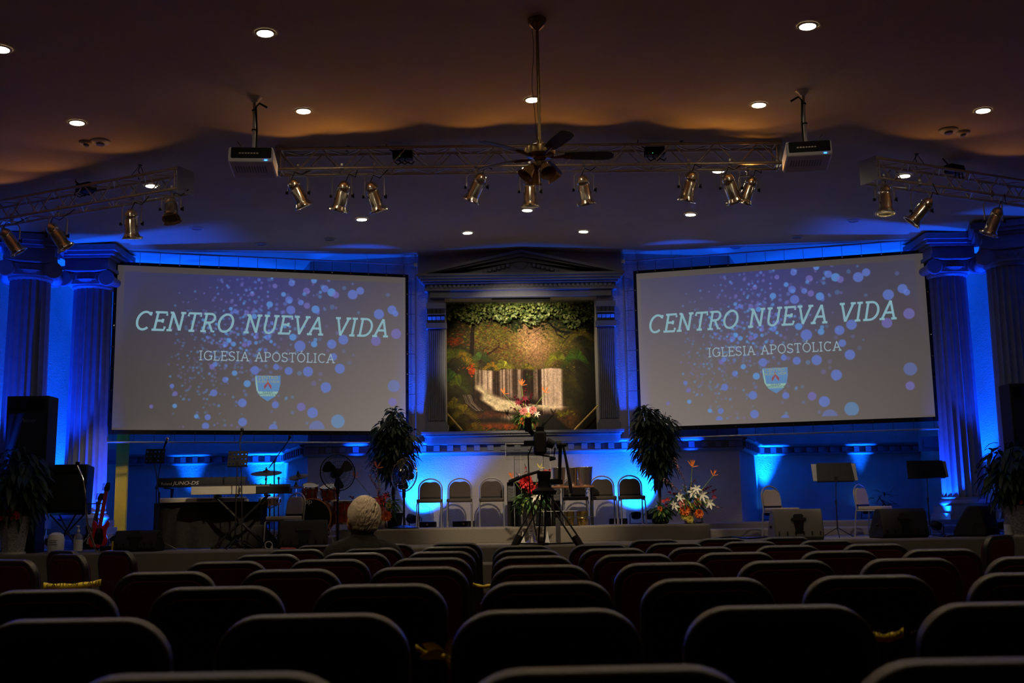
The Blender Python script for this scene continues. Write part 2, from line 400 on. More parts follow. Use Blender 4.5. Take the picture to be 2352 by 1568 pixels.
# big ionic columns
def column(k,x,y,label,face=0):
    root=bpy.data.objects.new('column_base_point',None); 
    COL.objects.link(root); root.location=(x,y,ZP); root.rotation_euler=(0,0,face); root.name='ionic_column'
    tag(root,label,'column'); root['kind']='structure'
    top=ceil_z(x)-ZP-.02
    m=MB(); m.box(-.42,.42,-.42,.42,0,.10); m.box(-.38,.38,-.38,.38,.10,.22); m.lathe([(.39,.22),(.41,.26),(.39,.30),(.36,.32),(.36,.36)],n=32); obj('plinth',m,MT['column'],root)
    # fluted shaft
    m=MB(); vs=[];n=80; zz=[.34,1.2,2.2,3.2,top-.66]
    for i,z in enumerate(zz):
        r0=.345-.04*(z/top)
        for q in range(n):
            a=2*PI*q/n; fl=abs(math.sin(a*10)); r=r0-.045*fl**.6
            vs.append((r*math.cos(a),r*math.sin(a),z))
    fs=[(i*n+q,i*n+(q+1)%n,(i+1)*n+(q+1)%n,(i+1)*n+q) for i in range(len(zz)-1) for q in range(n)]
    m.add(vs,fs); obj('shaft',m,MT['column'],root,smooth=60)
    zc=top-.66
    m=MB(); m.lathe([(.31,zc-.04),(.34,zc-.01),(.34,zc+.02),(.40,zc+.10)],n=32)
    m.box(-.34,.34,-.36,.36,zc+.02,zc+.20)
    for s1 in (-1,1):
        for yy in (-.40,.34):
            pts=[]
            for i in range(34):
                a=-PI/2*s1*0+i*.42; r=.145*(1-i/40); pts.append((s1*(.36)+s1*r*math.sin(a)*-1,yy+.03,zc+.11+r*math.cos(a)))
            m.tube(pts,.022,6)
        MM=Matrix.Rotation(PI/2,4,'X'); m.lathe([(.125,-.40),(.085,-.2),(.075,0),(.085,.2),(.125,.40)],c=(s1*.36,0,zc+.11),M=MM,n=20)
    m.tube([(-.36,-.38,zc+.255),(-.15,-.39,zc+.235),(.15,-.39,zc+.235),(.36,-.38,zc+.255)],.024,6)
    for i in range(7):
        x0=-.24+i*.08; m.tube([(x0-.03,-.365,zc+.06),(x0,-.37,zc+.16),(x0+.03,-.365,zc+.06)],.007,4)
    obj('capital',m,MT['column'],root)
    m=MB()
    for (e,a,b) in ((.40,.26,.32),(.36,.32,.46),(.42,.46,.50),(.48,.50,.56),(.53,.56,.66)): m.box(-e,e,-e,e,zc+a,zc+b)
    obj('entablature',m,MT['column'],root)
    return root
q=at(200,1000,18.75); column(1,q.x,q.y,'blue lit fluted column just left of the left screen')
q=at(52,1000,17.85); column(2,q.x,q.y,'blue lit fluted column at the far left behind the tall speaker',face=.35)
q=at(2203,1000,18.75); column(3,q.x,q.y,'blue lit fluted column just right of the right screen')
q=at(2345,1000,17.85); column(4,q.x,q.y,'fluted column cut by the right edge of the photo',face=-.35)
# ================================================================ PAINTED PICTURES (vertex colours on dense grids)
def grid_picture(name,img,Wd,Hd,mtl,parent,y=0,label=None):
    h,w_,_=img.shape
    xs=np.linspace(-Wd/2,Wd/2,w_); zs_=np.linspace(Hd,0,h)
    X,Z=np.meshgrid(xs,zs_); V=np.stack([X,np.full_like(X,y),Z],-1).reshape(-1,3)
    idx=np.arange(h*w_).reshape(h,w_)
    Fc=np.stack([idx[1:,:-1],idx[1:,1:],idx[:-1,1:],idx[:-1,:-1]],-1).reshape(-1,4)
    me=bpy.data.meshes.new(name); me.vertices.add(len(V)); me.vertices.foreach_set('co',V.ravel())
    me.loops.add(Fc.size); me.loops.foreach_set('vertex_index',Fc.ravel().astype(np.int32))
    me.polygons.add(len(Fc)); me.polygons.foreach_set('loop_start',np.arange(0,Fc.size,4,dtype=np.int32))
    me.update(calc_edges=True); me.validate()
    ca=me.color_attributes.new('paint','FLOAT_COLOR','POINT')
    lin=np.where(img<=.04045,img/12.92,((img+.055)/1.055)**2.4)
    c=np.concatenate([lin.reshape(-1,3),np.ones((h*w_,1))],1).astype(np.float32)
    ca.data.foreach_set('color',c.ravel())
    me.materials.append(mtl)
    return obj(name,me,None,parent,label=label,smooth=0)
rng=np.random.default_rng(4)
def smooth_noise(h,w_,s,seed):
    r=np.random.default_rng(seed); gh,gw=max(2,int(h/s)+2),max(2,int(w_/s)+2); g=r.random((gh,gw))
    yy=np.linspace(0,gh-1.001,h); xx=np.linspace(0,gw-1.001,w_); y0=yy.astype(int);x0=xx.astype(int);fy=(yy-y0)[:,None];fx=(xx-x0)[None]
    fy=fy*fy*(3-2*fy);fx=fx*fx*(3-2*fx)
    return (g[y0][:,x0]*(1-fy)*(1-fx)+g[y0+1][:,x0]*fy*(1-fx)+g[y0][:,x0+1]*(1-fy)*fx+g[y0+1][:,x0+1]*fy*fx)
def fbm(h,w_,s,seed,o=4):
    a=np.zeros((h,w_));am=1;t=0
    for i in range(o): a+=am*smooth_noise(h,w_,max(1.2,s/2**i),seed+i);t+=am;am*=.6
    return a/t
def bokeh(W=520,H=300,box=(.03,.985,.05,.97),shift=(0,0),warm=1):
    u,v=np.meshgrid(np.linspace(0,1,W),np.linspace(0,1,H))
    base=np.zeros((H,W,3)); 
    uu_=u if shift[0]==0 else (1-.75*u)
    g0=.245+.05*uu_+.17*(uu_*v)**.8
    base[:]=g0[...,None]*np.array([1.05,.965,.92])
    x0,x1,y0,y1=box
    inside=((u>x0)&(u<x1)&(v>y0)&(v<y1)).astype(float)
    purp=np.exp(-(((u-.40)/.55)**2+((v-.02)/.42)**2))*inside
    base+=purp[...,None]*np.array([-.065,-.045,.09])
    band=np.exp(-((v-(.12+.9*(u-.42)**2*0+.0))/.35)**2)*np.exp(-((u-.48)/.22)**2)*inside
    base+=band[...,None]*np.array([-.01,.0,.09])
    asp=H/W*1.0
    P=[(1865,298,38),(1928,268,30),(2085,455,40),(2195,420,35),(2225,450,24),(1695,690,36),(1790,655,38),(1437,705,42),(1763,882,38),(1650,1028,40),(2210,1017,48),(1505,905,38),(1350,900,30),(1083,895,32),(1545,1225,40),(1580,1345,58),(1235,1345,32),(995,1298,32),(712,1330,26),(727,1262,22),(768,1073,26),(855,970,22),(925,918,20),(1453,1180,32),(1248,1165,26),(877,660,18),(1088,634,18),(1180,636,22),(1552,690,24),(2060,665,38),(1345,340,28),(1190,375,24),(1485,268,26),(1635,250,28),(1690,280,32),(1725,300,26),(1365,205,24),(1545,185,22),(1230,228,18),(1360,420,34),(1560,415,30),(1490,385,24),(1440,360,22),(1300,295,18),(1050,290,18),(1250,870,22),(1025,1000,26),(475,1080,18),(450,1020,16),(475,1175,16),(300,1180,14),(1710,790,28),(1380,635,26),(2230,610,40),(990,1150,32),(1750,1290,52),(2200,1140,32),(850,690,20),(912,690,18),(995,695,18),(1035,678,18),(1070,470,20),(1010,440,18),(920,430,16),(885,410,14),(750,870,20),(770,850,18),(640,1255,16)]
    dots=[]
    for X_,Y_,r in P:
        uu=X_/2330; top=40+110*uu; vv=(Y_-top)/(1392-top); s_=1 if r<45 else .7
        dots.append((uu,vv,r/1340*1.05,.9*s_))
    r_=np.random.default_rng(11)
    for i in range(620):
        t=r_.random()
        uu=.18+abs(r_.normal(0,.16))+.45*t*r_.random(); 
        vv=(.62-.95*(uu-.2)+r_.normal(0,.20)) if r_.random()<.75 else r_.random()*.9+.05
        if uu>.97 or vv<.05 or vv>.97: continue
        rad=.004+.018*max(0,uu-.25)**1.0*r_.random()+.004*r_.random()
        dots.append((uu,vv,rad,.25+.55*r_.random()*(1.1 if .28<uu<.7 and vv<.5 else .6)))
    cols=[np.array([.36,.46,.80]),np.array([.34,.58,.86]),np.array([.42,.40,.70])]
    for i,(uu,vv,rad,s_) in enumerate(dots):
        uu+=shift[0]; vv+=shift[1]
        cx=int(uu*W);cyy=int(vv*H);rp=rad*H; R_=int(rp+3)
        ya,yb=max(0,cyy-R_),min(H,cyy+R_+1);xa,xb=max(0,cx-R_),min(W,cx+R_+1)
        if ya>=yb or xa>=xb: continue
        yy,xx=np.mgrid[ya:yb,xa:xb]; d=np.hypot((xx-uu*W)*(5.187/2.98)*H/W,yy-vv*H)
        a=np.clip((rp-d)/1.3+.6,0,1)*s_*inside[ya:yb,xa:xb]*.8
        c=cols[i%3] if i>20 else cols[0]
        base[ya:yb,xa:xb]=base[ya:yb,xa:xb]*(1-a[...,None])+c*a[...,None]
    return np.clip(base,0,1)
def waterfall(W=480,H=415):
    u,v=np.meshgrid(np.linspace(0,1,W),np.linspace(0,1,H)); N=lambda s,k,o=5:fbm(H,W,s,k,o)
    n1=N(60,1);n2=N(25,7);n3=N(7,13,3);nf=N(3,19,2)
    img=np.zeros((H,W,3)); rg=random.Random(6)
    ip=lambda x,a,b: np.interp(x,a,b)
    def blend(mask,col,vary=None):
        nonlocal img
        c=np.array(col)*np.ones_like(img)
        if vary is not None: c=c*vary[...,None]
        m_=np.clip(mask,0,1)[...,None]; img=img*(1-m_)+c*m_
    def dab(x,y,rx,ry,ang,col,a=.8):
        cx,cy=x*W,y*H; k=int(max(rx,ry)*W+2); xi,yi=int(cx),int(cy)
        ya,yb=max(0,yi-k),min(H,yi+k+1);xa,xb=max(0,xi-k),min(W,xi+k+1)
        if ya>=yb or xa>=xb: return
        yy,xx=np.mgrid[ya:yb,xa:xb]; dx=xx-cx;dy=yy-cy; c,s=math.cos(ang),math.sin(ang)
        q=((dx*c+dy*s)/(rx*W))**2+((-dx*s+dy*c)/(ry*W))**2
        m_=(np.clip(1.25-q,0,1)*a)[...,None]; img[ya:yb,xa:xb]=img[ya:yb,xa:xb]*(1-m_)+np.array(col)*m_
    def cloud(n,cx,cy,sx,sy,cols,s0,s1,a=.7,flat=.45):
        for i in range(n):
            x=rg.gauss(cx,sx);y=rg.gauss(cy,sy); c=rg.choice(cols); k=rg.uniform(.65,1.25); s=rg.uniform(s0,s1)
            dab(x,y,s,s*flat,rg.uniform(-.9,.9),[q*k for q in c],a)
    def stroke(pts,w0,w1,col,a=1):
        P=np.array(pts,float)
        for i in range(len(P)-1):
            L=max(2,int(np.hypot(*(P[i+1]-P[i]))*W*1.1))
            for t in np.linspace(0,1,L):
                x,y=P[i]*(1-t)+P[i+1]*t; g=(i+t)/(len(P)-1); r=max(.0011,w0*(1-g)+w1*g); dab(x,y,r,r,0,col,a)
    img[:]=np.array([.17,.155,.07]); img*=(.5+1.0*n2)[...,None]
    gl=np.exp(-(((u-.575-.12*(v-.25))/.11)**2+((v-.27)/.20)**2)); gw=np.exp(-(((u-.54)/.28)**2+((v-.33)/.17)**2))
    img+=gw[...,None]*np.array([.28,.22,.13])+gl[...,None]*np.array([.30,.235,.21])
    OL=[(.40,.40,.14),(.48,.45,.18),(.34,.30,.10),(.30,.34,.10)]; BR=[(.40,.22,.12),(.34,.18,.10),(.46,.30,.18)]
    cloud(900,.25,.24,.11,.05,OL+BR[:1],.006,.014); cloud(900,.40,.30,.10,.055,OL+BR,.005,.012); cloud(300,.52,.22,.06,.05,OL,.005,.010,.5)
    cloud(500,.72,.27,.06,.07,OL,.005,.012,.6); cloud(500,.45,.42,.12,.035,BR+OL,.004,.010,.6); cloud(500,.64,.42,.08,.04,[(.42,.32,.22),(.36,.28,.12),(.40,.38,.14)],.004,.010,.6)
    cloud(350,.08,.27,.05,.10,[(.16,.18,.06),(.22,.20,.07),(.35,.16,.05)],.008,.018)
    for i in range(26):
        x=rg.uniform(.5,.78); stroke([(x,.46),(x+rg.uniform(-.01,.01),.33+rg.uniform(0,.06))],.0014,.001,(.28,.2,.13),.5)
    stroke([(.175,.50),(.18,.35),(.185,.24),(.20,.12)],.015,.011,(.12,.075,.045),.8)
    stroke([(.235,.46),(.24,.42),(.30,.39),(.355,.345),(.36,.31),(.33,.285)],.008,.003,(.20,.11,.07)); stroke([(.355,.35),(.41,.37),(.44,.35)],.004,.001,(.24,.13,.08)); stroke([(.25,.41),(.26,.36),(.30,.33)],.004,.002,(.22,.13,.08))
    for i in range(22):
        a=rg.uniform(-2.6,-.4); x,y=rg.choice([(.33,.285),(.36,.31),(.42,.36),(.28,.29)]); L=rg.uniform(.03,.09); stroke([(x,y),(x+math.cos(a)*L*.6,y+math.sin(a)*L*.4),(x+math.cos(a+.4)*L,y+math.sin(a+.4)*L*.6)],.0022,.0008,(.26,.14,.09),.8)
    cloud(500,.36,.27,.09,.045,OL,.004,.009,.55)
    blend(gl*.62,[.66,.52,.44],.75+.5*nf); blend(np.exp(-(((u-.66)/.07)**2+((v-.38)/.10)**2))*.35,[.50,.38,.28],.7+.6*n3)
    # dark surround
    top=np.clip((.135+.05*np.exp(-((u-.95)/.25)**2)*2.2+.10*(n1-.5)+.03*np.sin(u*23)-v)*12,0,1); blend(top,[.07,.085,.03],.3+1.4*n3)
    lef=np.clip((.05+.05*np.sin(v*15)+.16*(n1-.5)-u)*11,0,1); blend(lef*.9,[.06,.06,.025],.4+1.2*n2)
    rgt=np.clip((u-ip(v,[0,.2,.4,.55,.8,1],[.70,.80,.88,.84,.82,.80])-.14*(n1-.5))*10,0,1); blend(rgt*.93,[.055,.045,.022],.4+1.3*n2)
    DL=[(.10,.16,.04),(.16,.22,.06),(.06,.09,.03),(.20,.26,.08)]
    cloud(900,.5,.06,.35,.05,DL,.006,.013,.8,.6); cloud(260,.46,.15,.03,.035,DL,.005,.011,.8,.6); cloud(500,.85,.12,.12,.07,DL[:3],.006,.013,.7,.6)
    D=(.055,.04,.03)
    stroke([(1,.24),(.92,.24),(.84,.25),(.76,.235),(.71,.20),(.68,.16)],.011,.005,D); stroke([(.69,.17),(.64,.20),(.585,.245)],.003,.001,D); stroke([(.72,.20),(.74,.26),(.79,.29),(.82,.27)],.004,.002,D); stroke([(.68,.17),(.60,.16),(.57,.18)],.003,.001,D); stroke([(.82,.27),(.77,.33),(.76,.38)],.003,.001,D)
    cloud(160,.70,.15,.07,.03,DL,.004,.008,.8)
    def fern(x,y,n,L,col,a0=PI/2,spread=PI*.95,seed=0,al=.8):
        r=random.Random(seed)
        for i in range(n):
            a=a0+spread*((i+.5)/n-.5)+r.uniform(-.12,.12); l=L*r.uniform(.75,1.15); k=r.uniform(.55,1.2); c=[q*k for q in col]
            P=[(x+math.cos(a)*l*t,y-math.sin(a)*l*t+.75*l*t*t*abs(math.cos(a))+.25*l*t*t) for t in [j/14 for j in range(15)]]
            for j in range(1,15):
                px,py=P[j]; tx,ty=P[j][0]-P[j-1][0],P[j][1]-P[j-1][1]; an=math.atan2(ty,tx); e=.20*l*math.sin(PI*min(1,(1.08-j/14)))**.6 if j<15 else 0
                for s_ in (-1,1): dab(px+math.cos(an+s_*1.15)*e*.5,py+math.sin(an+s_*1.15)*e*.5,max(.004,e*.55),.0022,an+s_*1.15,c,al)
    LM=(.56,.56,.18); GR=(.22,.34,.10); YO=(.62,.46,.08)
    fern(.385,.50,13,.085,LM,seed=1); fern(.30,.49,7,.06,YO,seed=21,al=.6); fern(.54,.505,8,.05,(.44,.42,.12),seed=2,al=.7); fern(.235,.44,9,.085,(.26,.36,.14),seed=3,al=.7)
    fern(.07,.42,9,.12,(.36,.40,.10),seed=4); fern(.10,.43,6,.11,YO,a0=.7,spread=1.6,seed=5); fern(.14,.48,6,.12,(.34,.34,.10),a0=.9,spread=2,seed=22); cloud(60,.175,.52,.012,.02,[(.62,.24,.05)],.006,.012,.8)
    fern(.03,.60,9,.15,GR,seed=6); fern(.10,.64,8,.13,(.30,.32,.08),a0=1.2,seed=7); cloud(70,.07,.30,.03,.015,[(.5,.22,.05),(.4,.16,.04)],.006,.012,.7)
    fern(.735,.45,10,.10,(.46,.48,.14),seed=8); fern(.86,.45,11,.12,(.24,.36,.08),seed=9); fern(.89,.27,9,.11,(.40,.36,.08),seed=10,al=.6); fern(.80,.62,8,.09,(.26,.24,.07),seed=12,al=.7); fern(.92,.36,7,.11,(.2,.22,.06),seed=28,al=.6)
    # falls
    colx=smooth_noise(1,W,3.2,61)[0][None]; colx2=smooth_noise(1,W,9,63)[0][None]
    lip=.512+.006*np.sin(u*25)
    rock=np.clip((v-lip)*70,0,1)*np.clip((ip(v,[.5,.6,.8,.9],[.775,.775,.80,.84])-u)*22,0,1)*np.clip((u-ip(v,[.5,.6,.7,.85],[.195,.18,.13,.07]))*16,0,1)*np.clip((.93-v)*14,0,1)
    blend(rock,[.16,.105,.08],.45+1.1*N(12,51)*(.6+.8*colx))
    ux=u[0]; prof=ip(ux,[.19,.20,.225,.27,.31,.318,.352,.36,.44,.50,.505,.515,.575,.582,.602,.61,.628,.635,.66,.765,.77],[0,.35,.75,.95,.75,.22,.22,.55,.6,.55,.5,.05,.05,.65,.6,.15,.15,.9,1,.95,0])[None]
    st=np.clip(prof*(.45+.95*colx)*(.8+.4*colx2),0,1)
    botm=ip(ux,[.19,.30,.36,.5,.62,.64,.77,.8],[.66,.70,.71,.74,.74,.84,.84,.8])[None]
    st=np.maximum(st*1.15-.12,np.exp(-((u-.70)/.066)**6)*(.72+.35*colx2)); fall=st*np.clip((v-lip)*90,0,1)*np.clip((botm-v)*16+.4,0,1)
    blend(fall,[.72,.64,.57],.78+.3*N(30,71))
    blend(np.exp(-((u-.71)/.022)**2)*np.clip((v-.60)*6,0,1)*np.clip((.80-v)*8,0,1)*.45,[.36,.31,.28])
    xL=ip(v,[.56,.60,.66,.72,.78,.82,.85],[.19,.19,.20,.225,.26,.32,.46])-.012*np.sin(v*70); xR=ip(v,[.56,.60,.66,.70,.74,.78,.80],[.20,.235,.295,.34,.43,.60,.82])
    casc=np.clip((u-xL)*30,0,1)*np.clip((xR-u)*14,0,1)*np.clip((v-.575)*16,0,1)*np.clip((ip(u,[.2,.45,.6,.8],[.86,.85,.835,.83])-v)*26,0,1)
    blend(casc*.97,[.78,.72,.60],.70+.42*N(9,73))
    blend(np.exp(-((v-.725)/.02)**2)*np.clip((u-.36)*8,0,1)*np.clip((.64-u)*8,0,1)*.5,[.6,.54,.48])
    cloud(60,.55,.56,.018,.03,[(.24,.28,.08),(.16,.20,.05)],.004,.008,.8); cloud(120,.45,.505,.18,.008,[(.40,.38,.12),(.5,.42,.14)],.004,.008,.7)
    for i in range(14):
        x=rg.uniform(.12,.17); stroke([(x,.70),(x+.02,.76),(x+.06+rg.uniform(0,.03),.82)],.0012,.001,(.55,.5,.46),.6)
    led=np.clip((v-ip(u,[.1,.28,.45,.55],[.865,.815,.85,.88]))*40,0,1)*np.clip((.885-v+.02*(n3-.5))*30,0,1)*np.clip((u-.10)*12,0,1)*np.clip((.46-u)*16,0,1)
    blend(led,[.30,.17,.09],.45+1.1*N(5,95)); blend(np.clip((v-.875)*40,0,1)*np.clip((.912-v)*40,0,1)*np.clip((u-.12)*12,0,1)*np.clip((.44-u)*16,0,1),[.07,.045,.035])
    blend(np.clip((u-.35)*14,0,1)*np.clip((.62-u)*14,0,1)*np.clip((v-.84)*30,0,1)*np.clip((.905-v)*30,0,1)*.75*(.4+.9*colx),[.66,.60,.54])
    blend(np.clip((v-.905)*40,0,1)*np.clip((u-.12)*12,0,1)*np.clip((.66-u)*10,0,1),[.40,.20,.08],.55+.9*N(14,97))
    blend(np.clip((u-.70)*12,0,1)*np.clip((v-.80)*20,0,1)*np.clip((.90-u)*14,0,1)*.8,[.28,.18,.08],.4+1.2*n3); cloud(60,.77,.85,.03,.012,[(.36,.34,.08)],.006,.012,.7)
    cloud(260,.38,.975,.16,.014,[(.10,.12,.03),(.16,.18,.05),(.24,.22,.06)],.007,.014,.8)
    rk=np.clip((v-ip(u,[.58,.62,.665,.72,.78,.86],[1.0,.875,.84,.87,.93,1.0]))*40,0,1)*np.clip((u-.58)*40,0,1)*np.clip((.87-u)*20,0,1); blend(rk,[.075,.058,.042],.6+.8*n2)
    for x,y,s in ((.09,.90,31),(.05,.80,32),(.12,.84,33),(.2,.98,34)): fern(x,y,8,.11,(.36,.32,.06),seed=s,al=.7)
    img*=(.84+.32*nf)[...,None]
    return np.clip(img*1.15,0,1)**1.22
mural=thing('mural_backdrop','large printed waterfall and forest backdrop inside the central wall niche','mural',(((OX0+OX1)/2),WY+.70,OZ0))
grid_picture('printed_scene',waterfall(),OX1-OX0+.1,OZ1-OZ0+.06,vcol_mat('mural_print',0,.6),mural)
mm=MB(); mm.box(-(OX1-OX0)/2-.02,(OX1-OX0)/2+.02,.003,.02,0,OZ1-OZ0+.02); obj('backing_board',mm,MT['black'],mural)
# ---------------------------------------------------------------- slab serif lettering
def arc(cx,cz,rx,rz,a0,a1,n=14): return [(cx+rx*math.cos(R(a0+(a1-a0)*i/n)),cz+rz*math.sin(R(a0+(a1-a0)*i/n))) for i in range(n+1)]
LET={
'C':(.86,[arc(.45,.5,.38,.46,48,312,20),[(.72,.78),(.74,.96)]]),
'E':(.74,[[(.17,.04),(.17,.96)],[(.02,.96),(.66,.96),(.68,.80)],[(.17,.52),(.52,.52)],[(.52,.42),(.52,.62)],[(.02,.04),(.68,.04),(.70,.22)]]),
'N':(.92,[[(.17,.04),(.17,.96)],[(.02,.96),(.20,.96)],[(.17,.96),(.73,.04)],[(.73,.04),(.73,.96)],[(.02,.04),(.32,.04)],[(.60,.96),(.88,.96)]]),
'T':(.80,[[(.40,.04),(.40,.96)],[(.06,.80),(.06,.96),(.74,.96),(.74,.80)],[(.24,.04),(.56,.04)]]),
'R':(.80,[[(.17,.04),(.17,.96)],[(.02,.96),(.42,.96)]+arc(.42,.73,.25,.23,90,-90,10)+[(.17,.50)],[(.38,.50),(.66,.04),(.80,.04)],[(.02,.04),(.33,.04)]]),
'O':(.94,[arc(.47,.5,.39,.46,0,360,28)]),
'U':(.90,[[(.17,.96),(.17,.40)]+arc(.45,.36,.28,.32,180,360,14)+[(.73,.96)],[(.02,.96),(.32,.96)],[(.58,.96),(.88,.96)]]),
'V':(.86,[[(.12,.96),(.44,.02)],[(.44,.02),(.76,.96)],[(-.02,.96),(.27,.96)],[(.61,.96),(.90,.96)]]),
'A':(.88,[[(.10,.04),(.44,.98)],[(.44,.98),(.78,.04)],[(.23,.36),(.65,.36)],[(-.04,.04),(.25,.04)],[(.62,.04),(.92,.04)]]),
'I':(.42,[[(.20,.04),(.20,.96)],[(.04,.96),(.36,.96)],[(.04,.04),(.36,.04)]]),
'D':(.90,[[(.17,.04),(.17,.96)],[(.02,.96),(.38,.96)]+arc(.38,.50,.42,.46,90,-90,16)+[(.02,.04)]]),
'G':(.90,[arc(.46,.5,.39,.46,52,360,22)+[(.80,.44)],[(.56,.46),(.90,.46)],[(.74,.80),(.76,.96)],[(.80,.46),(.80,.08)]]),
'L':(.68,[[(.17,.04),(.17,.96)],[(.02,.96),(.33,.96)],[(.02,.04),(.62,.04),(.64,.26)]]),
'S':(.70,[arc(.35,.72,.26,.24,30,270,14)+arc(.35,.26,.28,.22,90,-150,14),[(.60,.80),(.60,.95)],[(.08,.06),(.08,.24)]]),
'P':(.76,[[(.17,.04),(.17,.96)],[(.02,.96),(.42,.96)]+arc(.42,.71,.27,.25,90,-90,10)+[(.17,.46)],[(.02,.04),(.34,.04)]]),
'X':(.8,[[(.08,.04),(.7,.96)],[(.08,.96),(.7,.04)]]),
' ':(.46,[])}
def lettering(text,cap,width,mtl,parent,loc,nm,shear=0,sw=.115):
    m=MB(); x=0; items=[]; words=[]
    for ch in text:
        acc=ch=='Ó'; g=LET['O' if acc else ch]; items.append((x,g,acc)); x+=g[0]+.08
    tot=x-.08; sx=width/tot
    for x0,g,acc in items:
        S=list(g[1])
        if not S: words.append(m); m=MB(); continue
        if acc: S.append([(.42,1.08),(.60,1.24)])
        for st in S:
            pts=[((x0+a)*sx+shear*b*cap,b*cap) for a,b in st]
            m.ribbon(pts,sw*cap,-.004,0)
    for mm_ in words+[m]: obj(nm,mm_,mtl,parent,loc,smooth=0)
def bfont(text,size,mtl,parent,loc,rot=(PI/2,0,0),name='lettering',italic=0,ext=.0006,align='LEFT',sx=1,label=None):
    c=bpy.data.curves.new('t','FONT'); c.body=text; c.size=size; c.extrude=ext; c.shear=italic; c.align_x=align
    o=bpy.data.objects.new('t',c); COL.objects.link(o); me=bpy.data.meshes.new_from_object(o); bpy.data.objects.remove(o)
    for v_ in me.vertices: v_.co.x*=sx
    return obj(name,me,mtl,parent,loc,rot,smooth=0,label=label)
def screen_emit(name,col,s): return mat(name,(.2,.2,.2),.6,emit=col,estr=s,var=.01)
SCR_E=1.0
MT['proj_text']=screen_emit('projected_text',(.24,.45,.52),.80)
MT['proj_sub']=screen_emit('projected_subtitle',(.28,.40,.48),.82)
MT['pb']=screen_emit('projected_blue',(.12,.28,.55),.7); MT['py']=screen_emit('projected_yellow',(.45,.45,.18),.6); MT['pr']=screen_emit('projected_red',(.38,.10,.12),.6)
MT['pc']=screen_emit('projected_pale',(.30,.52,.45),.75); MT['pd']=screen_emit('projected_dark',(.06,.14,.22),.5)
def screen(side,A,B,zt,zb,box,shift,tx,sc,label):
    A=Vector(A);B=Vector(B); W=(B-A).length; H=zt-zb; c=(A+B)/2; rz=math.atan2(B.y-A.y,B.x-A.x)
    r=thing('projection_screen',label,'screen',(c.x,c.y,zb),rz,'hanging projection screens')
    bw=.055
    s=grid_picture('screen_surface',bokeh(box=box,shift=shift),W-.04,H-.04,vcol_mat('projected_picture',SCR_E,.8,0),r); s.location=(0,-.004,.02)
    m=MB(); m.box(-W/2,W/2,0,.008,0,H); obj('screen_backing',m,MT['black'],r)
    m=MB(); g=random.Random(3)
    def edge(p,q,n=16):
        pts=[]
        for i in range(n+1):
            t=i/n; sag=.012*math.sin(t*PI*n/2)**2
            pts.append(Vector(p).lerp(Vector(q),t))
        return pts
    m.box(-W/2,W/2,-.012,-.005,H-bw,H); m.box(-W/2,W/2,-.012,-.005,0,bw+.02); m.box(-W/2,-W/2+bw,-.012,-.005,bw,H-bw); m.box(W/2-bw,W/2,-.012,-.005,bw,H-bw)
    obj('black_border',m,MT['blackcloth'],r)
    # grommets
    m=MB(); nt_,ns_=16,8
    for i in range(nt_):
        x=-W/2+.08+(W-.16)*i/(nt_-1)
        for z in (.03,H-.025): m.lathe([(.012,0),(.012,.004)],c=(x,-.018,z),M=Matrix.Rotation(PI/2,4,'X'),n=8)
    for i in range(1,ns_):
        z=H*i/ns_
        for x in (-W/2+.025,W/2-.025): m.lathe([(.012,0),(.012,.004)],c=(x,-.018,z),M=Matrix.Rotation(PI/2,4,'X'),n=8)
    obj('grommets',m,MT['chrome'],r)
    e=.20; x0,x1,z0,z1=-W/2-e+.02,W/2+e-.06,-.13,H+.20
    m=MB(); m.tube([(x0,.03,z0),(x1,.03,z0),(x1,.03,z1),(x0,.03,z1)],.019,8,closed=True)
    for x,z in ((x0,z0),(x1,z0),(x0,z1),(x1,z1)): m.cbox((x,.03,z),(.07,.06,.07))
    obj('pipe_frame',m,MT['framegrey'],r)
    cm=mesh('elastic_cord',MB().tube([(0,0,0),(0,0,1)],.0035,5))
    def cord(p,q):
        d=Vector(q)-Vector(p); o=obj('elastic_cord',cm,MT['black'],r,p,d.to_track_quat('Z','Y').to_euler()); o.scale=(1,1,d.length)
    for i in range(nt_):
        x=-W/2+.08+(W-.16)*i/(nt_-1); cord((x,-.01,H-.02),(x+.004,.03,z1)); cord((x,-.01,.03),(x,.03,z0))
    for i in range(1,ns_):
        z=H*i/ns_; cord((-W/2+.02,-.01,z),(x0,.03,z+.01)); cord((W/2-.02,-.01,z),(x1,.03,z+.01))
    for x in (x0+.05,x0+.9,x1-.9,x1-.05):
        wx=c.x+math.cos(rz)*x; h=ceil_z(wx)-zb
        if h>z1+.02:
            hk=MB(); n=max(2,int((h-z1)/.05)); 
            for i in range(n):
                zz=z1+(h-z1)*(i+.5)/n; a=Matrix.Rotation(PI/2*(i%2),4,'Z')@Matrix.Rotation(PI/2,4,'X')
                pts=[a@Vector((.010*math.cos(t),.028*math.sin(t),0)) for t in [k*PI/4 for k in range(8)]]; hk.tube([q+Vector((x,.03,zz)) for q in pts],.003,5,closed=True)
            obj('hanging_chain',hk,MT['chrome'],r)
    # projected lettering
    X=lambda f:-W/2+W*f; Z=lambda v:H*(1-v)
    lettering('CENTRO NUEVA VIDA',.113*H,.855*W*sc,MT['proj_text'],s,(X(tx),-.003,Z(.398)-.02),'title_text',shear=.20)
    lettering('IGLESIA APOSTÓLICA',.057*H,.457*W*sc,MT['proj_sub'],s,(X(tx+.212*sc),-.003,Z(.566)-.02),'subtitle_text',sw=.10)
    sx,sz=X(tx+.442*sc),Z(.725)-.02; w2,h2=.0425*W,.077*H
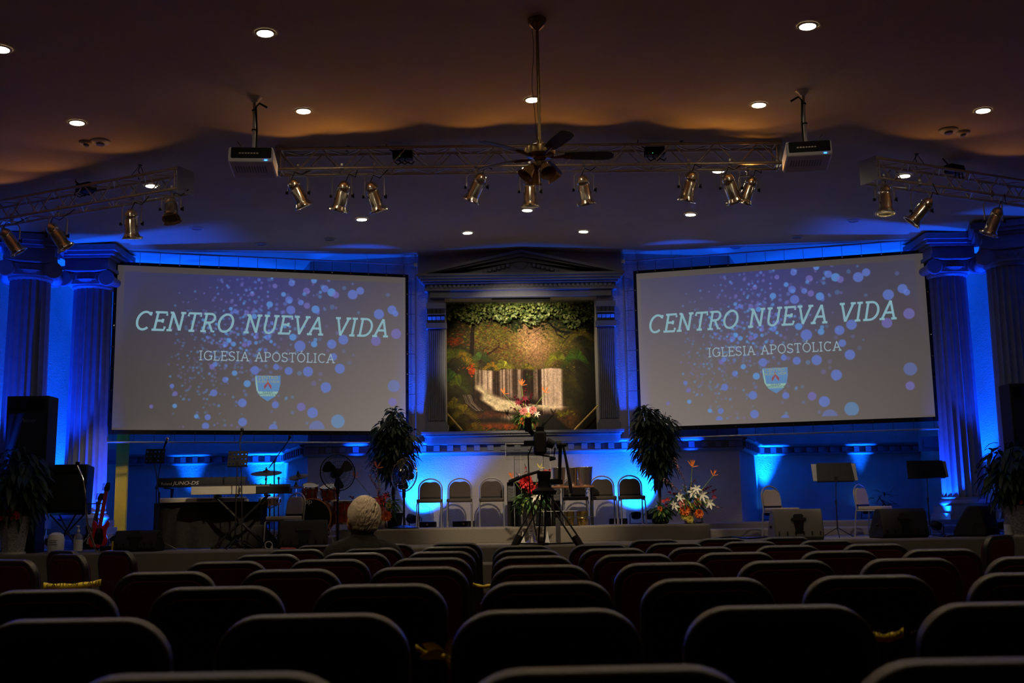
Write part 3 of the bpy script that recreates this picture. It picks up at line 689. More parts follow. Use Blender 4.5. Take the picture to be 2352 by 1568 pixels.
    def shp(f): 
        L=[(-1,1),(-.5,.97),(0,1),(.5,.97),(1,1),(1,.35),(.86,-.2),(.55,-.65),(0,-1),(-.55,-.65),(-.86,-.2),(-1,.35)]
        return [(a*w2*f,b*h2*f) for a,b in L]
    em=obj('shield_emblem',MB().prism(shp(1),-.002,0),MT['pb'],s,(sx,-.003,sz),smooth=0)
    q=[(-.83,-.25),(.83,-.25),(.6,-.6),(-.6,-.6)]
    k=MB(); k.prism([(a*w2,b*h2) for a,b in q],-.004,-.002); k.prism([(-1*w2,.9*h2),(-.9*w2,.9*h2),(-.75*w2,-.25*h2),(-.87*w2,-.22*h2)],-.004,-.002); obj('shield_band',k,MT['pc'],s,(sx,-.003,sz),smooth=0)
    k=MB()
    for sg in (-1,1): k.prism([(0,.75*h2),(sg*.1*w2,.4*h2),(sg*.3*w2,.2*h2),(sg*.28*w2,-.08*h2),(sg*.12*w2,.1*h2),(0,.35*h2)],-.006,-.004)
    obj('shield_flame',k,MT['pr'],s,(sx,-.003,sz),smooth=0)
    for txt,sz2,zz,ml in (('CENTRO',.075,.70,MT['py']),('NUEVA VIDA',.060,.42,MT['py']),('IGLESIA',.045,-.40,MT['pd']),('APOSTÓLICA',.045,-.56,MT['pd'])):
        bfont(txt,sz2*1.15,ml,s,(sx,-.009,sz+zz*h2),align='CENTER',name='shield_lettering')
    return r
zt,zb=CZ+4.428,CZ+1.45
screen('l',(-7.044,18.81),(-2.093,20.2),zt,zb,(.03,.985,.05,.97),(0,0),.068,1.0,'hanging projection screen left of the waterfall mural showing church name')
screen('r',(2.093,20.2),(7.044,18.81),zt+.01,zb,(.02,.965,.05,.955),(-.025,-.005),.045,.985,'hanging projection screen right of the waterfall mural showing church name')
# ================================================================ CEILING FIXTURES
def downlight(px,py,label,on=True,r=.080,energy=None):
    p=atceil(px,py); t=math.atan(KC)*(1 if p.x>0 else -1)
    root=thing('recessed_downlight' if on else 'recessed_ceiling_can',label,'ceiling light',(p.x,p.y,p.z-.001),rot=(0,t,0),group='lit ceiling downlights' if on else 'unlit ceiling cans')
    m=MB(); m.lathe([(r,-.002),(r*1.02,-.012),(r*1.25,-.010),(r*1.30,0)],n=28,cap=False); obj('trim_ring',m,MT['offwhite'],root)
    m=MB(); m.lathe([(0.001,-.004),(r*.99,-.004)],n=28,cap=False); obj('lens',m,MT['led'] if on else MT['dim'],root)
    if on:
        l=lamp('downlight_lamp','SPOT',(0,0,-.03),(0,0,-3),energy or DOWN_W,WARM,root,spot_size=R(78),spot_blend=.7,shadow_soft_size=.07)
    return root
ON=[(609,75,'downlight nearest the top edge, left of the fan canopy'),(1855,59,'downlight nearest the top edge, right of the fan rod'),(2,112,'downlight cut by the left edge of the photo'),
 (177,281,'downlight at far left above the left lighting truss'),(697,254,'downlight just right of the left projector pole'),(1223,228,'downlight beside the fan rod'),(1743,240,'downlight left of the right projector pole'),(2258,253,'downlight at far right above the right lighting truss'),
 (348,426,'downlight seen through the left lighting truss'),(1212,385,'downlight behind the ceiling fan lamp shades'),(1650,392,'downlight seen just under the right half of the long truss'),(2077,403,'downlight seen through the right lighting truss'),
 (831,503,'downlight below the left three cans of the long truss'),(1211,482,'downlight right under the middle can of the long truss'),(1586,492,'downlight below the right cans of the long truss'),
 (1074,534,'downlight above the left slope of the pediment'),(1340,531,'downlight above the right slope of the pediment')]
for x,y,l in ON: downlight(x,y,'lit round '+l)
for x,y,l in [(452,524,'unlit ceiling can right of the left truss cans'),(600,560,'unlit ceiling can above the middle of the left screen'),(757,549,'unlit ceiling can above the right part of the left screen'),(1690,544+24,'unlit ceiling can above the left part of the right screen'),(1830,544,'unlit ceiling can above the middle of the right screen'),(1960,506,'unlit ceiling can above the right part of the right screen'),(75,540,'unlit ceiling can above the far left column'),(2335,513,'unlit ceiling can above the far right column')]:
    downlight(x,y,'small round '+l,on=False,r=.085)
def detector(px,py,label,r):
    p=atceil(px,py); root=thing('smoke_detector' if r<.1 else 'ceiling_speaker',label,'detector' if r<.1 else 'ceiling speaker',(p.x,p.y,p.z))
    m=MB(); m.lathe([(r,0),(r*.98,-.015),(r*.8,-.03),(r*.3,-.035)],n=24); obj('housing',m,MT['offwhite'],root)
    m=MB(); m.lathe([(r*.42,-.03),(r*.40,-.055),(r*.2,-.06)],n=20); obj('sensor',m,MT['dim'],root)
detector(198,326,'small smoke detector on the left part of the ceiling',.085); detector(231,324,'flat round ceiling speaker beside the left smoke detector',.12)
detector(2212,303,'small smoke detector on the right part of the ceiling',.085); detector(2178,298,'flat round ceiling speaker beside the right smoke detector',.12)
# ---------------------------------------------------------------- blue uplights
def uplight(x,y,z,tx,ty,tz,e,ang,label,blend=.5,soft=.04,col=BLUE):
    root=thing('led_uplight',label,'stage light',(x,y,z),group='blue floor uplights')
    d=(Vector((tx,ty,tz))-Vector((x,y,z+.16))).normalized(); Mq=d.to_track_quat('Z','Y').to_matrix().to_4x4(); Mq.translation=Vector((0,0,.17))
    m=MB(); m.lathe([(.06,-.08),(.085,-.06),(.09,.0),(.09,.02),(.075,.02)],n=20,M=Mq,cap=False); m.lathe([(.001,-.08),(.06,-.08)],n=20,M=Mq,cap=False); obj('can_housing',m,MT['black'],root)
    m=MB(); m.lathe([(.001,.0),(.088,.0)],n=20,M=Mq,cap=False); obj('led_lens',m,MT['blueled'],root)
    m=MB(); m.tube([(-.11,0,0),(-.11,0,.17),(-.08,0,.17)],.008,6); m.tube([(.11,0,0),(.11,0,.17),(.08,0,.17)],.008,6); m.box(-.12,.12,-.06,.06,0,.012); obj('yoke_base',m,MT['black'],root)
    p=Vector((0,0,.17))+d*.05
    lamp('uplight_lamp','SPOT',p,p+d,e,col,root,spot_size=R(ang),spot_blend=blend,shadow_soft_size=soft)
EB=1.0; CORE=(.001,.10,1.0)
a=at(945,1190,19.95); b=at(1492,1185,19.95)
uplight(a.x,19.95,ZP,a.x+.22,20.4,CZ+.50,800*EB,84,'small blue floor uplight behind the left pair of stage chairs',col=CORE)
uplight(b.x,19.95,ZP,b.x-.22,20.4,CZ+.50,800*EB,84,'small blue floor uplight behind the right pair of stage chairs',col=CORE)
for px,e,an,l in ((612,2300,58,'small blue floor uplight behind the drum kit'),(428,800,40,'small blue floor uplight behind the keyboards'),(1766,2600,46,'small blue floor uplight behind the beige chair at the first grey wedge'),(1992,1100,30,'small blue floor uplight behind the second beige chair')):
    q=at(px,1190,22.66); uplight(q.x,22.66,ZP,q.x,22.82,CZ+3.0,e*EB,an,l,blend=.9,col=CORE)
uplight(-1.95,19.85,ZP,-1.97,20.40,CZ+2.0,1500*EB,27,'narrow blue floor uplight under the left edge of the mural surround',blend=.8)
uplight(1.95,19.85,ZP,1.97,20.40,CZ+2.0,1500*EB,27,'narrow blue floor uplight under the right edge of the mural surround',blend=.8)
# recess lights washing the ceiling behind the screens
for sg,nm in ((-1,'left'),(1,'right')):
    uplight(sg*7.95,20.0,ZP,sg*8.05,20.3,CZ+3.6,1700*EB,62,'blue floor uplight behind the column beside the %s screen'%nm,blend=.5)
    uplight(sg*3.05,20.10,ZP,sg*3.05,20.14,CZ+4,1500*EB,24,'narrow blue floor uplight under the inner half of the %s screen'%nm,blend=.6)
    uplight(sg*5.2,21.5,ZP,sg*5.1,21.4,CZ+4,1400*EB,54,'blue floor uplight in the recess behind the inner half of the %s screen'%nm,blend=.3)
    uplight(sg*6.8,21.2,ZP,sg*6.8,21.2,CZ+4,1300*EB,56,'blue floor uplight in the recess behind the outer half of the %s screen'%nm,blend=.3)
    uplight(sg*8.45,18.3,ZP-.0,sg*8.5,18.4,CZ+4,1700*EB,84,'blue floor uplight between the two %s columns'%nm,blend=.5)
for sg,nm in ((-1,'left'),(1,'right')):
    uplight(sg*7.5,17.75,ZS,sg*7.5,18.45,CZ+3.4,1100*EB,28,'blue floor uplight at the foot of the inner %s column'%nm)
    uplight(sg*6.72,18.42,ZS,sg*7.28,18.75,CZ+.75,560*EB,56,'blue floor uplight at the base of the column beside the %s screen'%nm)
    uplight(sg*8.15,16.85,ZS,sg*8.1,17.5,CZ+3.4,900*EB,32,'blue floor uplight at the foot of the outer %s column'%nm)
# warm tube lighting the mural from inside the niche head
m=MB(); mr=thing('niche_lamp','warm strip lamp hidden under the head of the mural niche','lamp',(0,WY+.15,OZ1-.02)); m.box(-.55,.55,-.03,.03,-.04,.02); obj('lamp_housing',m,MT['black'],mr)
lamp('niche_lamp_light','AREA',(0,0,-.045),(0,.55,-1.4),NICHE_W,(1,.86,.58),mr,shape='RECTANGLE',size=.9,size_y=.05)
# further rows of the same downlights above the audience, outside the frame
for ry,nm in ((8.2,'third'),(5.9,'second'),(3.6,'first')):
    for ix in (-2,-1,0,1,2):
        x=ix*2.7; root=thing('recessed_downlight','lit downlight above the audience, %s row from the back'%nm,'ceiling light',(x,ry,ceil_z(x)-.001),group='downlights above the audience')
        m=MB(); m.lathe([(.095,-.002),(.097,-.012),(.12,-.010),(.124,0)],n=20,cap=False); obj('trim_ring',m,MT['offwhite'],root)
        m=MB(); m.lathe([(0.001,-.004),(.094,-.004)],n=20,cap=False); obj('lens',m,MT['led'],root)
        lamp('downlight_lamp','SPOT',(0,0,-.03),(0,0,-3),DOWN_W*3.8,WARM,root,spot_size=R(95),spot_blend=.6,shadow_soft_size=.07)
# ================================================================ TRUSSES, CANS, FAN, PROJECTORS
def truss(A,B,h,dp,label,seg=.275,plates=True,away=1):
    """A = near/left end of the front top chord, B = other end; both world points at equal height"""
    A=Vector(A);B=Vector(B); L=(B-A).length; rz=math.atan2(B.y-A.y,B.x-A.x)
    r=thing('lighting_truss',label,'truss',(A.x,A.y,A.z-h),rz)
    C=[(0,h),(dp*away,h),(0,0),(dp*away,0)]
    for y,z in C:
        m=MB(); m.tube([(0,y,z),(L,y,z)],.022,10); obj('chord',m,MT['alu'],r)
    n=int(L/seg); sg=L/n
    for (a,b) in ((C[0],C[2]),(C[1],C[3]),(C[0],C[1]),(C[2],C[3])):
        m=MB()
        for i in range(n):
            p,q=(a,b) if i%2==0 else (b,a)
            m.tube([(i*sg+.02,p[0],p[1]),((i+1)*sg-.02,q[0],q[1])],.0095,6)
        for x in (.06,L-.06): m.tube([(x,a[0],a[1]),(x,b[0],b[1])],.0095,6)
        obj('lattice',m,MT['alu'],r)
    for x in (0,L):
        m=MB(); y0,y1=sorted((-.02,dp*away+.02*away)); m.box(x-.006,x+.006,min(-.025,dp*away-.025),max(.025,dp*away+.025),-.028,h+.028); obj('end_plate',m,MT['framegrey'],r,bevel=.004)
    # hanging chains
    k=max(2,round(L/2.2))
    for i in range(k):
        x=L*(i+.5)/k+ (.3 if i%2 else -.2)
        wx=A.x+math.cos(rz)*x; hh=ceil_z(wx)-(A.z-h)
        m=MB()
        for y in (0,dp*away):
            m.tube([(x,y,h+.02),(x+.02,dp*away/2,hh)],.004,5)
        m.tube([(x+.015*math.sin(j*1.7),dp*away/2,hh-(hh-h)*j/8) for j in range(9)],.006,5); m.lathe([(.03,0),(.025,-.01)],c=(x+.02,dp*away/2,hh),n=12)
        obj('hanging_chain',m,MT['steel'],r)
    return r
TY=13.9; TT=CZ+4.74; TH=.27
A=Vector((at(634,345,TY).x,TY,TT)); B=Vector((at(1794,325,TY).x,TY,TT))
truss(A,B,TH,.27,'long straight aluminium lighting truss hung over the middle of the hall')
PTL0=atz(410,386,CZ+4.5); PTL1=atz(0,462,CZ+4.5); dL=(PTL1-PTL0).normalized()
truss(PTL0+dL*4.4,PTL0,TH,.27,'angled aluminium lighting truss at the left of the ceiling')
PTR0=atz(2010,362,CZ+4.5); PTR1=atz(2352,415,CZ+4.5); dR=(PTR1-PTR0).normalized()
truss(PTR0,PTR0+dR*4.2,TH,.27,'angled aluminium lighting truss at the right of the ceiling')
def dimmer(px,py,Y,label,rz=0):
    p=at(px,py,Y); r=thing('dimmer_pack',label,'dimmer pack',(p.x,p.y,p.z),rz)
    m=MB(); m.box(-.13,.13,-.07,.07,-.05,.06); obj('case',m,MT['black'],r,bevel=.008)
    m=MB(); 
    for i in range(4): m.box(-.10+i*.055,-.07+i*.055,-.10,-.07,-.03,.01)
    obj('sockets',m,MT['plastic'],r)
    m=MB(); m.lathe([(.006,0),(.006,.006)],c=(-.03,-.075,-.03),M=Matrix.Rotation(PI/2,4,'X'),n=8); obj('indicator_light',m,MT['green'],r)
    for i in range(3):
        m=MB(); x=-.09+i*.07; m.tube([(x,-.08,-.02),(x-.02,-.10,-.10),(x+.03+.02*i,-.05,-.13),(x+.10,0,-.08)],.008,6); obj('power_lead',m,MT['black'],r)
    m=MB(); m.tube([(-.13,0,.06),(-.22,0,.12),(-.20,0,.22)],.006,5); m.tube([(-.22,0,.14),(-.12,0,.06)],.006,5); obj('safety_cable',m,MT['black'],r)
dimmer(925,358,TY+.12,'black dimmer pack in the left half of the long truss'); dimmer(1503,350,TY+.12,'black dimmer pack in the right half of the long truss')
dimmer(198,432,atz(198,432,CZ+4.5).y,'black dimmer pack on the left angled truss',rz=-.5); dimmer(2192,390,atz(2192,390,CZ+4.55).y,'black dimmer pack on the right angled truss',rz=.5)
def par(px,py,Y,ztop,roll,pitch,label,yawz=0,sc=1.,lit=0,aim=None,glow=True,openface=False,spread=34):
    p=at(px,py,Y); r=thing('par_can',label,'stage light',(p.x,p.y,p.z),yawz,'polished par cans on the trusses')
    E=Matrix.Rotation(R(roll),4,'Y')@Matrix.Rotation(R(pitch),4,'X')
    rot=E.to_euler()
    m=MB(); m.lathe([(.001,.195),(.035,.195),(.045,.185),(.066,.165),(.082,.13),(.086,.10),(.082,.095),(.082,.05),(.086,.045),(.086,-.12),(.092,-.135),(.108,-.165),(.114,-.175),(.114,-.185),(.108,-.185),(.082,-.13),(.080,.10)],n=32,cap=False)
    body=obj('can_body',m,MT['can'],r,rot=rot); body.scale=(sc,)*3
    m=MB(); 
    for a in range(3):
        t=a*2*PI/3+.5; m.cbox((.118*math.cos(t),.118*math.sin(t),-.18),(.03,.03,.035))
    m.lathe([(.112,-.186),(.126,-.186),(.126,-.198),(.110,-.198)],n=4 if openface else 32,cap=False,M=Matrix.Rotation(PI/4,4,'Z') if openface else None); obj('gel_frame',m,MT['can'],body)
    m=MB(); m.lathe([(.001,-.115),(.083,-.115)],n=24,cap=False); obj('lens',m,MT['dim'] if not lit else MT['lampon'],body)
    m=MB()
    zt=ztop-p.z
    w=.125*sc
    m.tube([(-w,0,0),(-w,0,max(.12,zt-.14)),(-.09,0,max(.15,zt-.09)),(.09,0,max(.15,zt-.09)),(w,0,max(.12,zt-.14)),(w,0,0)],.010,6); obj('yoke',m,MT['framegrey'],r)
    m=MB(); m.tube([(0,0,zt-.09),(0,0,zt-.02)],.011,6); m.lathe([(.034,-.02),(.034,.02)],c=(0,0,zt),M=Matrix.Rotation(PI/2,4,'Y'),n=14); m.cbox((0,0,zt+.035),(.03,.03,.05)); obj('clamp',m,MT['framegrey'],r)
    m=MB(); 
    for s1 in (-1,1): m.lathe([(.02,0),(.02,.03)],c=(s1*(w+.0),0,0),M=Matrix.Rotation(PI/2*s1,4,'Y'),n=10)
    m.cbox((w+.03,0,0),(.012,.012,.06)); obj('tilt_knob',m,MT['black'],r)
    m=MB(); q=E@Vector((0,.02,.19*sc)); m.tube([q,q+Vector((.04,0,.10)),q+Vector((.12,.03,.07)),Vector((.20,.05,zt+.02))],.006,6); obj('power_lead',m,MT['black'],r)
    d=E@Vector((0,0,-1))
    if lit:
        lamp('par_lamp','SPOT',d*.20,(Vector(aim)-p) if aim is not None else d*3,lit,(1,.80,.55),r,spot_size=R(spread),spot_blend=.7,shadow_soft_size=.07)
    if glow:
        lamp('vent_glow','SPOT',Vector((0,-.16,.14)),Vector((0,-1.65,.62)),GLOW_W,(1,.40,.07),r,spot_size=R(112),spot_blend=.35,shadow_soft_size=.05)
GLOW_W=5.0
MT['lampon']=mat('lit_par_lens',(1,1,1),.4,emit=(1,.84,.60),estr=9,var=.01)
cb=CZ+4.47
W8=['first','second','third','fourth','fifth','sixth','seventh','eighth','ninth']
cans=[(684,443,-24,0),(785,450,17,0),(860,452,-16,0),(1094,430,26,0),(1217,440,0,1),(1342,436,-10,0),(1583,428,12,0),(1679,432,-22,1),(1719,437,20,0)]
aims=[at(277,1100,19.9),at(535,1105,17.3),at(836,1160,8.4),at(1195,850,21.0),at(1195,1175,19.0),None,None,at(1590,1120,18.4),None]  # beam onto the mural is added to brighten it from the front
LIT=[300,700,150,2900,820,0,0,620,0]
SPR=[9,18,14,27,38,34,34,13,34]
for i,(x,y,ro,_) in enumerate(cans):
    par(x,y,TY+(.0 if i!=8 else .27),cb,ro,16 if i not in (4,) else 10,'polished par can, %s from the left on the long truss'%W8[i],lit=LIT[i],aim=aims[i],spread=SPR[i],sc=1. if i!=8 else .95)
zl=CZ+4.23
def tr_pt(P,D,px):      # point along an angled truss whose front bottom chord passes px
    best=None
    for k in range(0,430):
        q=P+D*k*.01; X=q.x-CX; x=X*cy_-q.y*sy_; y=X*sy_+q.y*cy_; dep=y*cp_+(q.z-CZ)*sp_
        u=1176+F*x/dep
        if best is None or abs(u-px)<best[0]: best=(abs(u-px),q)
    return best[1]
for px,py,ro,pi,l,op in ((393,480,-12,-30,'par can at the near end of the left truss, its open face showing',True),(302,514,0,12,'par can second from the near end of the left truss',False),(132,542,-33,12,'par can third from the near end of the left truss',False),(24,553,-33,14,'par can cut near the left edge of the photo on the left truss',False)):
    q=tr_pt(PTL0,dL,px); par(px,py,q.y,zl,ro,pi,'polished '+l,openface=op,glow=px<350,lit=260 if px==302 else 0,aim=at(262,1135,19.0) if px==302 else None,spread=20)
for px,py,ro,pi,l,li in ((2033,458,2,-4,'par can at the near end of the right truss with a lit face',1),(2116,484,40,14,'par can second from the near end of the right truss, steeply tilted',0),(2283,508,22,12,'par can nearest the right edge of the photo on the right truss',0)):
    q=tr_pt(PTR0,dR,px); par(px,py,q.y,zl,ro,pi,'polished '+l,glow=px>2100,lit=300 if li else 0,spread=30,aim=at(1910,1165,18.2) if li else None)
# ---------------------------------------------------------------- ceiling fan
FYY=10.5; f0=at(1240,357,FYY); cp=atceil(1233,45)
fan=thing('ceiling_fan','brass ceiling fan with five dark blades hanging at the middle','ceiling fan',(f0.x,FYY,f0.z))
hc=ceil_z(f0.x)-f0.z
m=MB(); m.lathe([(.095,hc),(.098,hc-.02),(.075,hc-.07),(.03,hc-.11),(.02,hc-.12)],n=28); obj('ceiling_canopy',m,MT['brass'],fan)
m=MB(); m.tube([(0,0,hc-.11),(0,0,.10)],.0165,12); m.lathe([(.028,.15),(.032,.13),(.03,.08)],n=16); obj('downrod',m,MT['brass'],fan)
m=MB(); m.lathe([(.03,.10),(.10,.095),(.150,.075),(.155,.05),(.150,.0),(.12,-.02),(.07,-.03),(.05,-.06),(.075,-.075),(.07,-.12),(.04,-.13)],n=36); obj('motor_housing',m,MT['brass'],fan)
for k in range(5):
    a=R(72*k+2); Mz=Matrix.Rotation(a,4,'Z')@Matrix.Rotation(R(-14),4,'X')
    m=MB(); pl=[(.24,-.055),(.24,.055),(.35,.068),(.60,.078),(.69,.070),(.725,.04),(.73,0),(.725,-.04),(.69,-.070),(.60,-.078),(.35,-.068)]
    vs=[Mz@Vector((x,y,.004)) for x,y in pl]+[Mz@Vector((x,y,-.004)) for x,y in pl]; n=len(pl)
    m.add(vs,[tuple(range(n)),tuple(range(2*n-1,n-1,-1))]+[(i,i+n,(i+1)%n+n,(i+1)%n) for i in range(n)])
    b=obj('blade',m,MT['blade'],fan)
    m=MB(); m.tube([Mz@Vector(q) for q in ((.06,0,-.01),(.14,0,-.022),(.22,0,-.01),(.30,0,-.008))],[.014,.012,.018,.012],8); m.box(.23,.31,-.03,.03,-.010,-.004,Mz); obj('blade_iron',m,MT['brass'],b)
for k in range(4):
    a=R(90*k+25); c=Vector((.085*math.cos(a),.085*math.sin(a),-.115)); d=Vector((math.cos(a)*.75,math.sin(a)*.75,-1)).normalized()
    Mq=d.to_track_quat('Z','Y').to_matrix().to_4x4(); Mq.translation=c
    m=MB(); m.lathe([(.022,0),(.035,.02),(.05,.06),(.060,.10),(.075,.135),(.082,.14),(.078,.138),(.055,.10),(.03,.03)],n=20,M=Mq,cap=False); s=obj('lamp_shade',m,MT['amberglass'],fan)
    m=MB(); m.lathe([(.02,-.02),(.024,.01)],n=14,M=Mq); obj('shade_holder',m,MT['brass'],s)
m=MB(); m.tube([(.0,-.05,-.12),(.0,-.06,-.30)],.0025,5); m.ell((0,-.06,-.31),(.012,.012,.014)); obj('pull_chain',m,MT['brass'],fan)
m=MB(); m.tube([(-.03,.02,hc-.01)]+[(-.05+.012*math.sin(i),.02,hc-.1-i*.12) for i in range(9)]+[(-.02,0,.1)],.003,4); obj('lead_wire',m,MT['black'],fan)
# ---------------------------------------------------------------- projectors
def projector(px,y0,y1,wpx,pole,Y,label,rz):
    c=at(px,(y0+y1)/2,Y); wd=wpx*(Y*1.04)/F*1.0
    r=thing('projector',label,'projector',(c.x,c.y,c.z),rz)
    h=.185
    m=MB(); m.prism(rr(-wd/2,wd/2,-h/2,h/2,.03,5,True),-.21,.21); cs=obj('case',m,MT['white'],r,rot=(R(-9),0,0),bevel=.012)
    m=MB(); m.prism(rr(-wd/2+.03,wd/2-.02,-h/2+.045,h/2-.008,.015,4,True),-.214,-.20); rp=obj('rear_panel',m,MT['black'],cs)
    m=MB(); 
    for i in range(7): m.cbox((-wd/2+.13+i*.032,-.216,.01),(.022,.006,.014))
    obj('connectors',m,MT['alu'],rp)
    m=MB()
    for i in range(12): m.box(-wd/2+.06+i*.03,-wd/2+.075+i*.03,-.10,.06,-h/2-.001,-h/2+.002)
    obj('underside_vents',m,MT['dim'],cs)
    m=MB(); m.lathe([(.05,0),(.05,.04),(.04,.045),(.001,.03)],c=(.08,.21,0),M=Matrix.Rotation(-PI/2,4,'X'),n=20); obj('lens',m,MT['black'],cs)
    m=MB(); m.cbox((wd/2-.08,-.215,-h/2+.02),(.03,.004,.004)); obj('status_light',m,MT['blueled'],cs)
    hh=ceil_z(c.x)-c.z
    m=MB(); m.tube([(0,0,h/2),(0,0,hh)],.018,10); m.cbox((0,0,h/2+.03),(.10,.10,.03)); obj('mount_pole',m,MT['offwhite'],r)
    m=MB(); m.lathe([(.03,hh-.06),(.06,hh-.02),(.085,hh)],n=20); obj('ceiling_plate',m,MT['offwhite'],r)
    s=1 if pole<0 else -1
    m=MB(); m.tube([(.03*s,-.02,h/2+.02),(.035*s,-.015,hh*.5),(.02*s,-.02,hh-.12),(.06*s,-.03,hh-.08),(.15*s,-.03,hh-.13)],.012,7)
    for f in (.2,.5,.8): m.lathe([(.03,-.006),(.03,.006)],c=(0,0,hh*f),n=12)
    obj('cable_bundle',m,MT['black'],r)
    m=MB(); m.tube([(-.04*s,0,h/2+.04)]+[(-.09*s-.09*s*math.sin(t*PI/6),-.05,h/2+.02+.13*math.sin(t*PI/6)) for t in range(6)]+[(-.16*s,-.12,h/2+.01)],.005,6); obj('loop_cable',m,MT['black'],r)
projector(582,350,398,100,-1,12.2,'white projector on a ceiling pole left of the long truss',R(4))
projector(1853,335,384,102,1,12.2,'white projector on a ceiling pole right of the long truss',R(-8))
# ================================================================ STAGE FURNITURE AND GEAR
def zof(px,py,Y): return at(px,py,Y).z
def banquet(label,loc,rz,pad,frame,group):
    r=thing('banquet_chair',label,'chair',loc,rz,group)      # local front is -Y
    def arch(w,z0,z1,n=14,flat=.0):
        P=[(-w,z0)]; rx=w; rz_=z1-z0; 
        zc=z1-w*.86
        P+= [(-w,zc)]+[(-w*math.cos(t*PI/n),zc+w*.86*math.sin(t*PI/n)) for t in range(1,n)]+[(w,zc),(w,z0)]
        return P
    tl=Matrix.Translation((0,.215,.44))@Matrix.Rotation(R(-8),4,'X')
    m=MB(); P=arch(.188,.07,.375); 
    # hand-hold dip at the top of the pad
    P=[(x,z-(.035*math.exp(-(x/.075)**2) if z>.25 else 0)) for x,z in P]
    m.prism(P,-.028,.014,tl); obj('backrest',m,pad,r,bevel=.012)
    m=MB(); m.box(-.188,.188,-.02,.012,.045,.075,tl); obj('backrest_hem',m,MT['black'],r)
    A=[tl@Vector((x,0,z)) for x,z in arch(.205,-.01,.405)]
    m=MB(); m.tube(A,.0125,8)
    obj('back_frame',m,frame,r)
    for s in (-1,1):
        m=MB(); m.tube([A[0] if s<0 else A[-1],(s*.208,.23,.40),(s*.21,.27,.01)],.0125,8); m.lathe([(.016,0),(.016,.02)],c=(s*.21,.27,0),n=10); obj('leg',m,frame,r)
    for s in (-1,1):
        m=MB(); m.tube([(s*.20,.22,.415),(s*.20,-.17,.415),(s*.205,-.20,.39),(s*.21,-.22,.01)],.0125,8); m.lathe([(.016,0),(.016,.02)],c=(s*.21,-.22,0),n=10); obj('leg',m,frame,r)
    m=MB(); m.prism(rr(-.215,.215,-.21,.21,.06,5,True),-.03,.03,Matrix.Translation((0,0,.455))@Matrix.Rotation(PI/2,4,'X')); obj('seat',m,pad,r,bevel=.015)
    return r
chg='taupe chairs along the back of the platform'
cl=[(987,'taupe stacking chair at the left end of the platform row'),(1056,'taupe stacking chair second from the left in the platform row'),(1130,'taupe stacking chair just left of the clear lectern'),
    (1323,'taupe stacking chair half hidden behind the bucket table'),(1388,'taupe stacking chair just right of the bucket table'),(1453,'taupe stacking chair at the right end of the platform row')]
p=at(cl[0][0],1200,19.35); c0=banquet(cl[0][1],(p.x,19.35,ZP),0,MT['taupe'],MT['framegrey'],chg); ctree=tree_of(c0)
for x,l in cl[1:]:
    p=at(x,1200,19.35); dup(c0,ctree,(p.x,19.35,ZP),0,l)
bg='beige chairs for the musicians'
p=at(1798,1200,18.3); b0=banquet('beige stacking chair behind the lit grey wedge monitor',(p.x,18.3,ZS),R(-150)+PI,MT['beige'],MT['framegrey'],bg); btree=tree_of(b0)
p=at(2012,1200,18.3); dup(b0,btree,(p.x,18.3,ZS),R(42),'beige stacking chair behind the dark wedge monitor, right of the binder stand')
p=at(652,1200,17.5); dup(b0,btree,(p.x,17.5,ZS),R(-38),'beige stacking chair in front of the drum kit')
# ---- potted ficus trees
def leaves(m,c,rad,n,L,W,seed,droop=.8,outer=.35,zmin=-9):
    g=random.Random(seed)
    for i in range(n):
        while True:
            d=Vector((g.uniform(-1,1),g.uniform(-1,1),g.uniform(-1,1)))
            if outer<d.length<1: break
        p=Vector(c)+Vector((d.x*rad[0],d.y*rad[1],d.z*rad[2]))
        dd=Vector((d.x+g.uniform(-.5,.5),d.y+g.uniform(-.5,.5),d.z*.4+g.uniform(-.7,.3)))
        m.leaf(p,dd,(g.uniform(-.4,.4),g.uniform(-.4,.4),1),L*g.uniform(.7,1.2),W*g.uniform(.7,1.2),droop)
def tree(px,Yp,label,lobes,seed,base=ZP):
    p=at(px,1195,Yp); r=thing('potted_tree',label,'plant',(p.x,Yp,base),group='dark artificial trees beside the mural')
    m=MB(); m.lathe([(.11,0),(.14,.02),(.17,.24),(.18,.26),(.15,.26),(.14,.22)],n=24); obj('pot',m,MT['black'],r)
    m=MB(); m.tube([(0,0,.2),(.015,.01,.6),(-.01,0,1.0),(.01,0,1.4)],[.022,.02,.018,.014],8); m.tube([(.03,.02,.2),(-.02,.02,.6),(.03,.01,1.0),(-.02,0,1.3)],[.016,.014,.012,.01],7)
    for a in range(7): m.tube([(0,0,1.0+a*.07),(.18*math.cos(a*2),.14*math.sin(a*2),1.3+a*.1)],[.008,.004],5)
    obj('trunk',m,MT['bark'],r)
    m=MB()
    for i,(x,z,rx,rzz,n) in enumerate(lobes): leaves(m,(x,0,z),(rx,.32,rzz),n,.16,.055,seed+i,.6)
    obj('foliage',m,MT['leaf'],r,smooth=180)
kx=19.3/F
tree(903,19.1,'tall dark leafy tree between the left screen and the mural',[(0.0,1.30,.34,.42,620),(-.02,1.68,.28,.20,260),(.02,1.93,.10,.12,60),(.04,1.0,.20,.22,150),(.30,1.55,.10,.14,60)],21)
tree(1517,19.1,'tall dark leafy tree between the mural and the right screen',[(-.05,1.38,.36,.38,600),(-.14,1.76,.26,.20,240),(.08,1.66,.24,.18,180),(.0,1.06,.26,.22,200),(.06,.84,.14,.14,50),(-.22,1.95,.10,.08,40)],41)
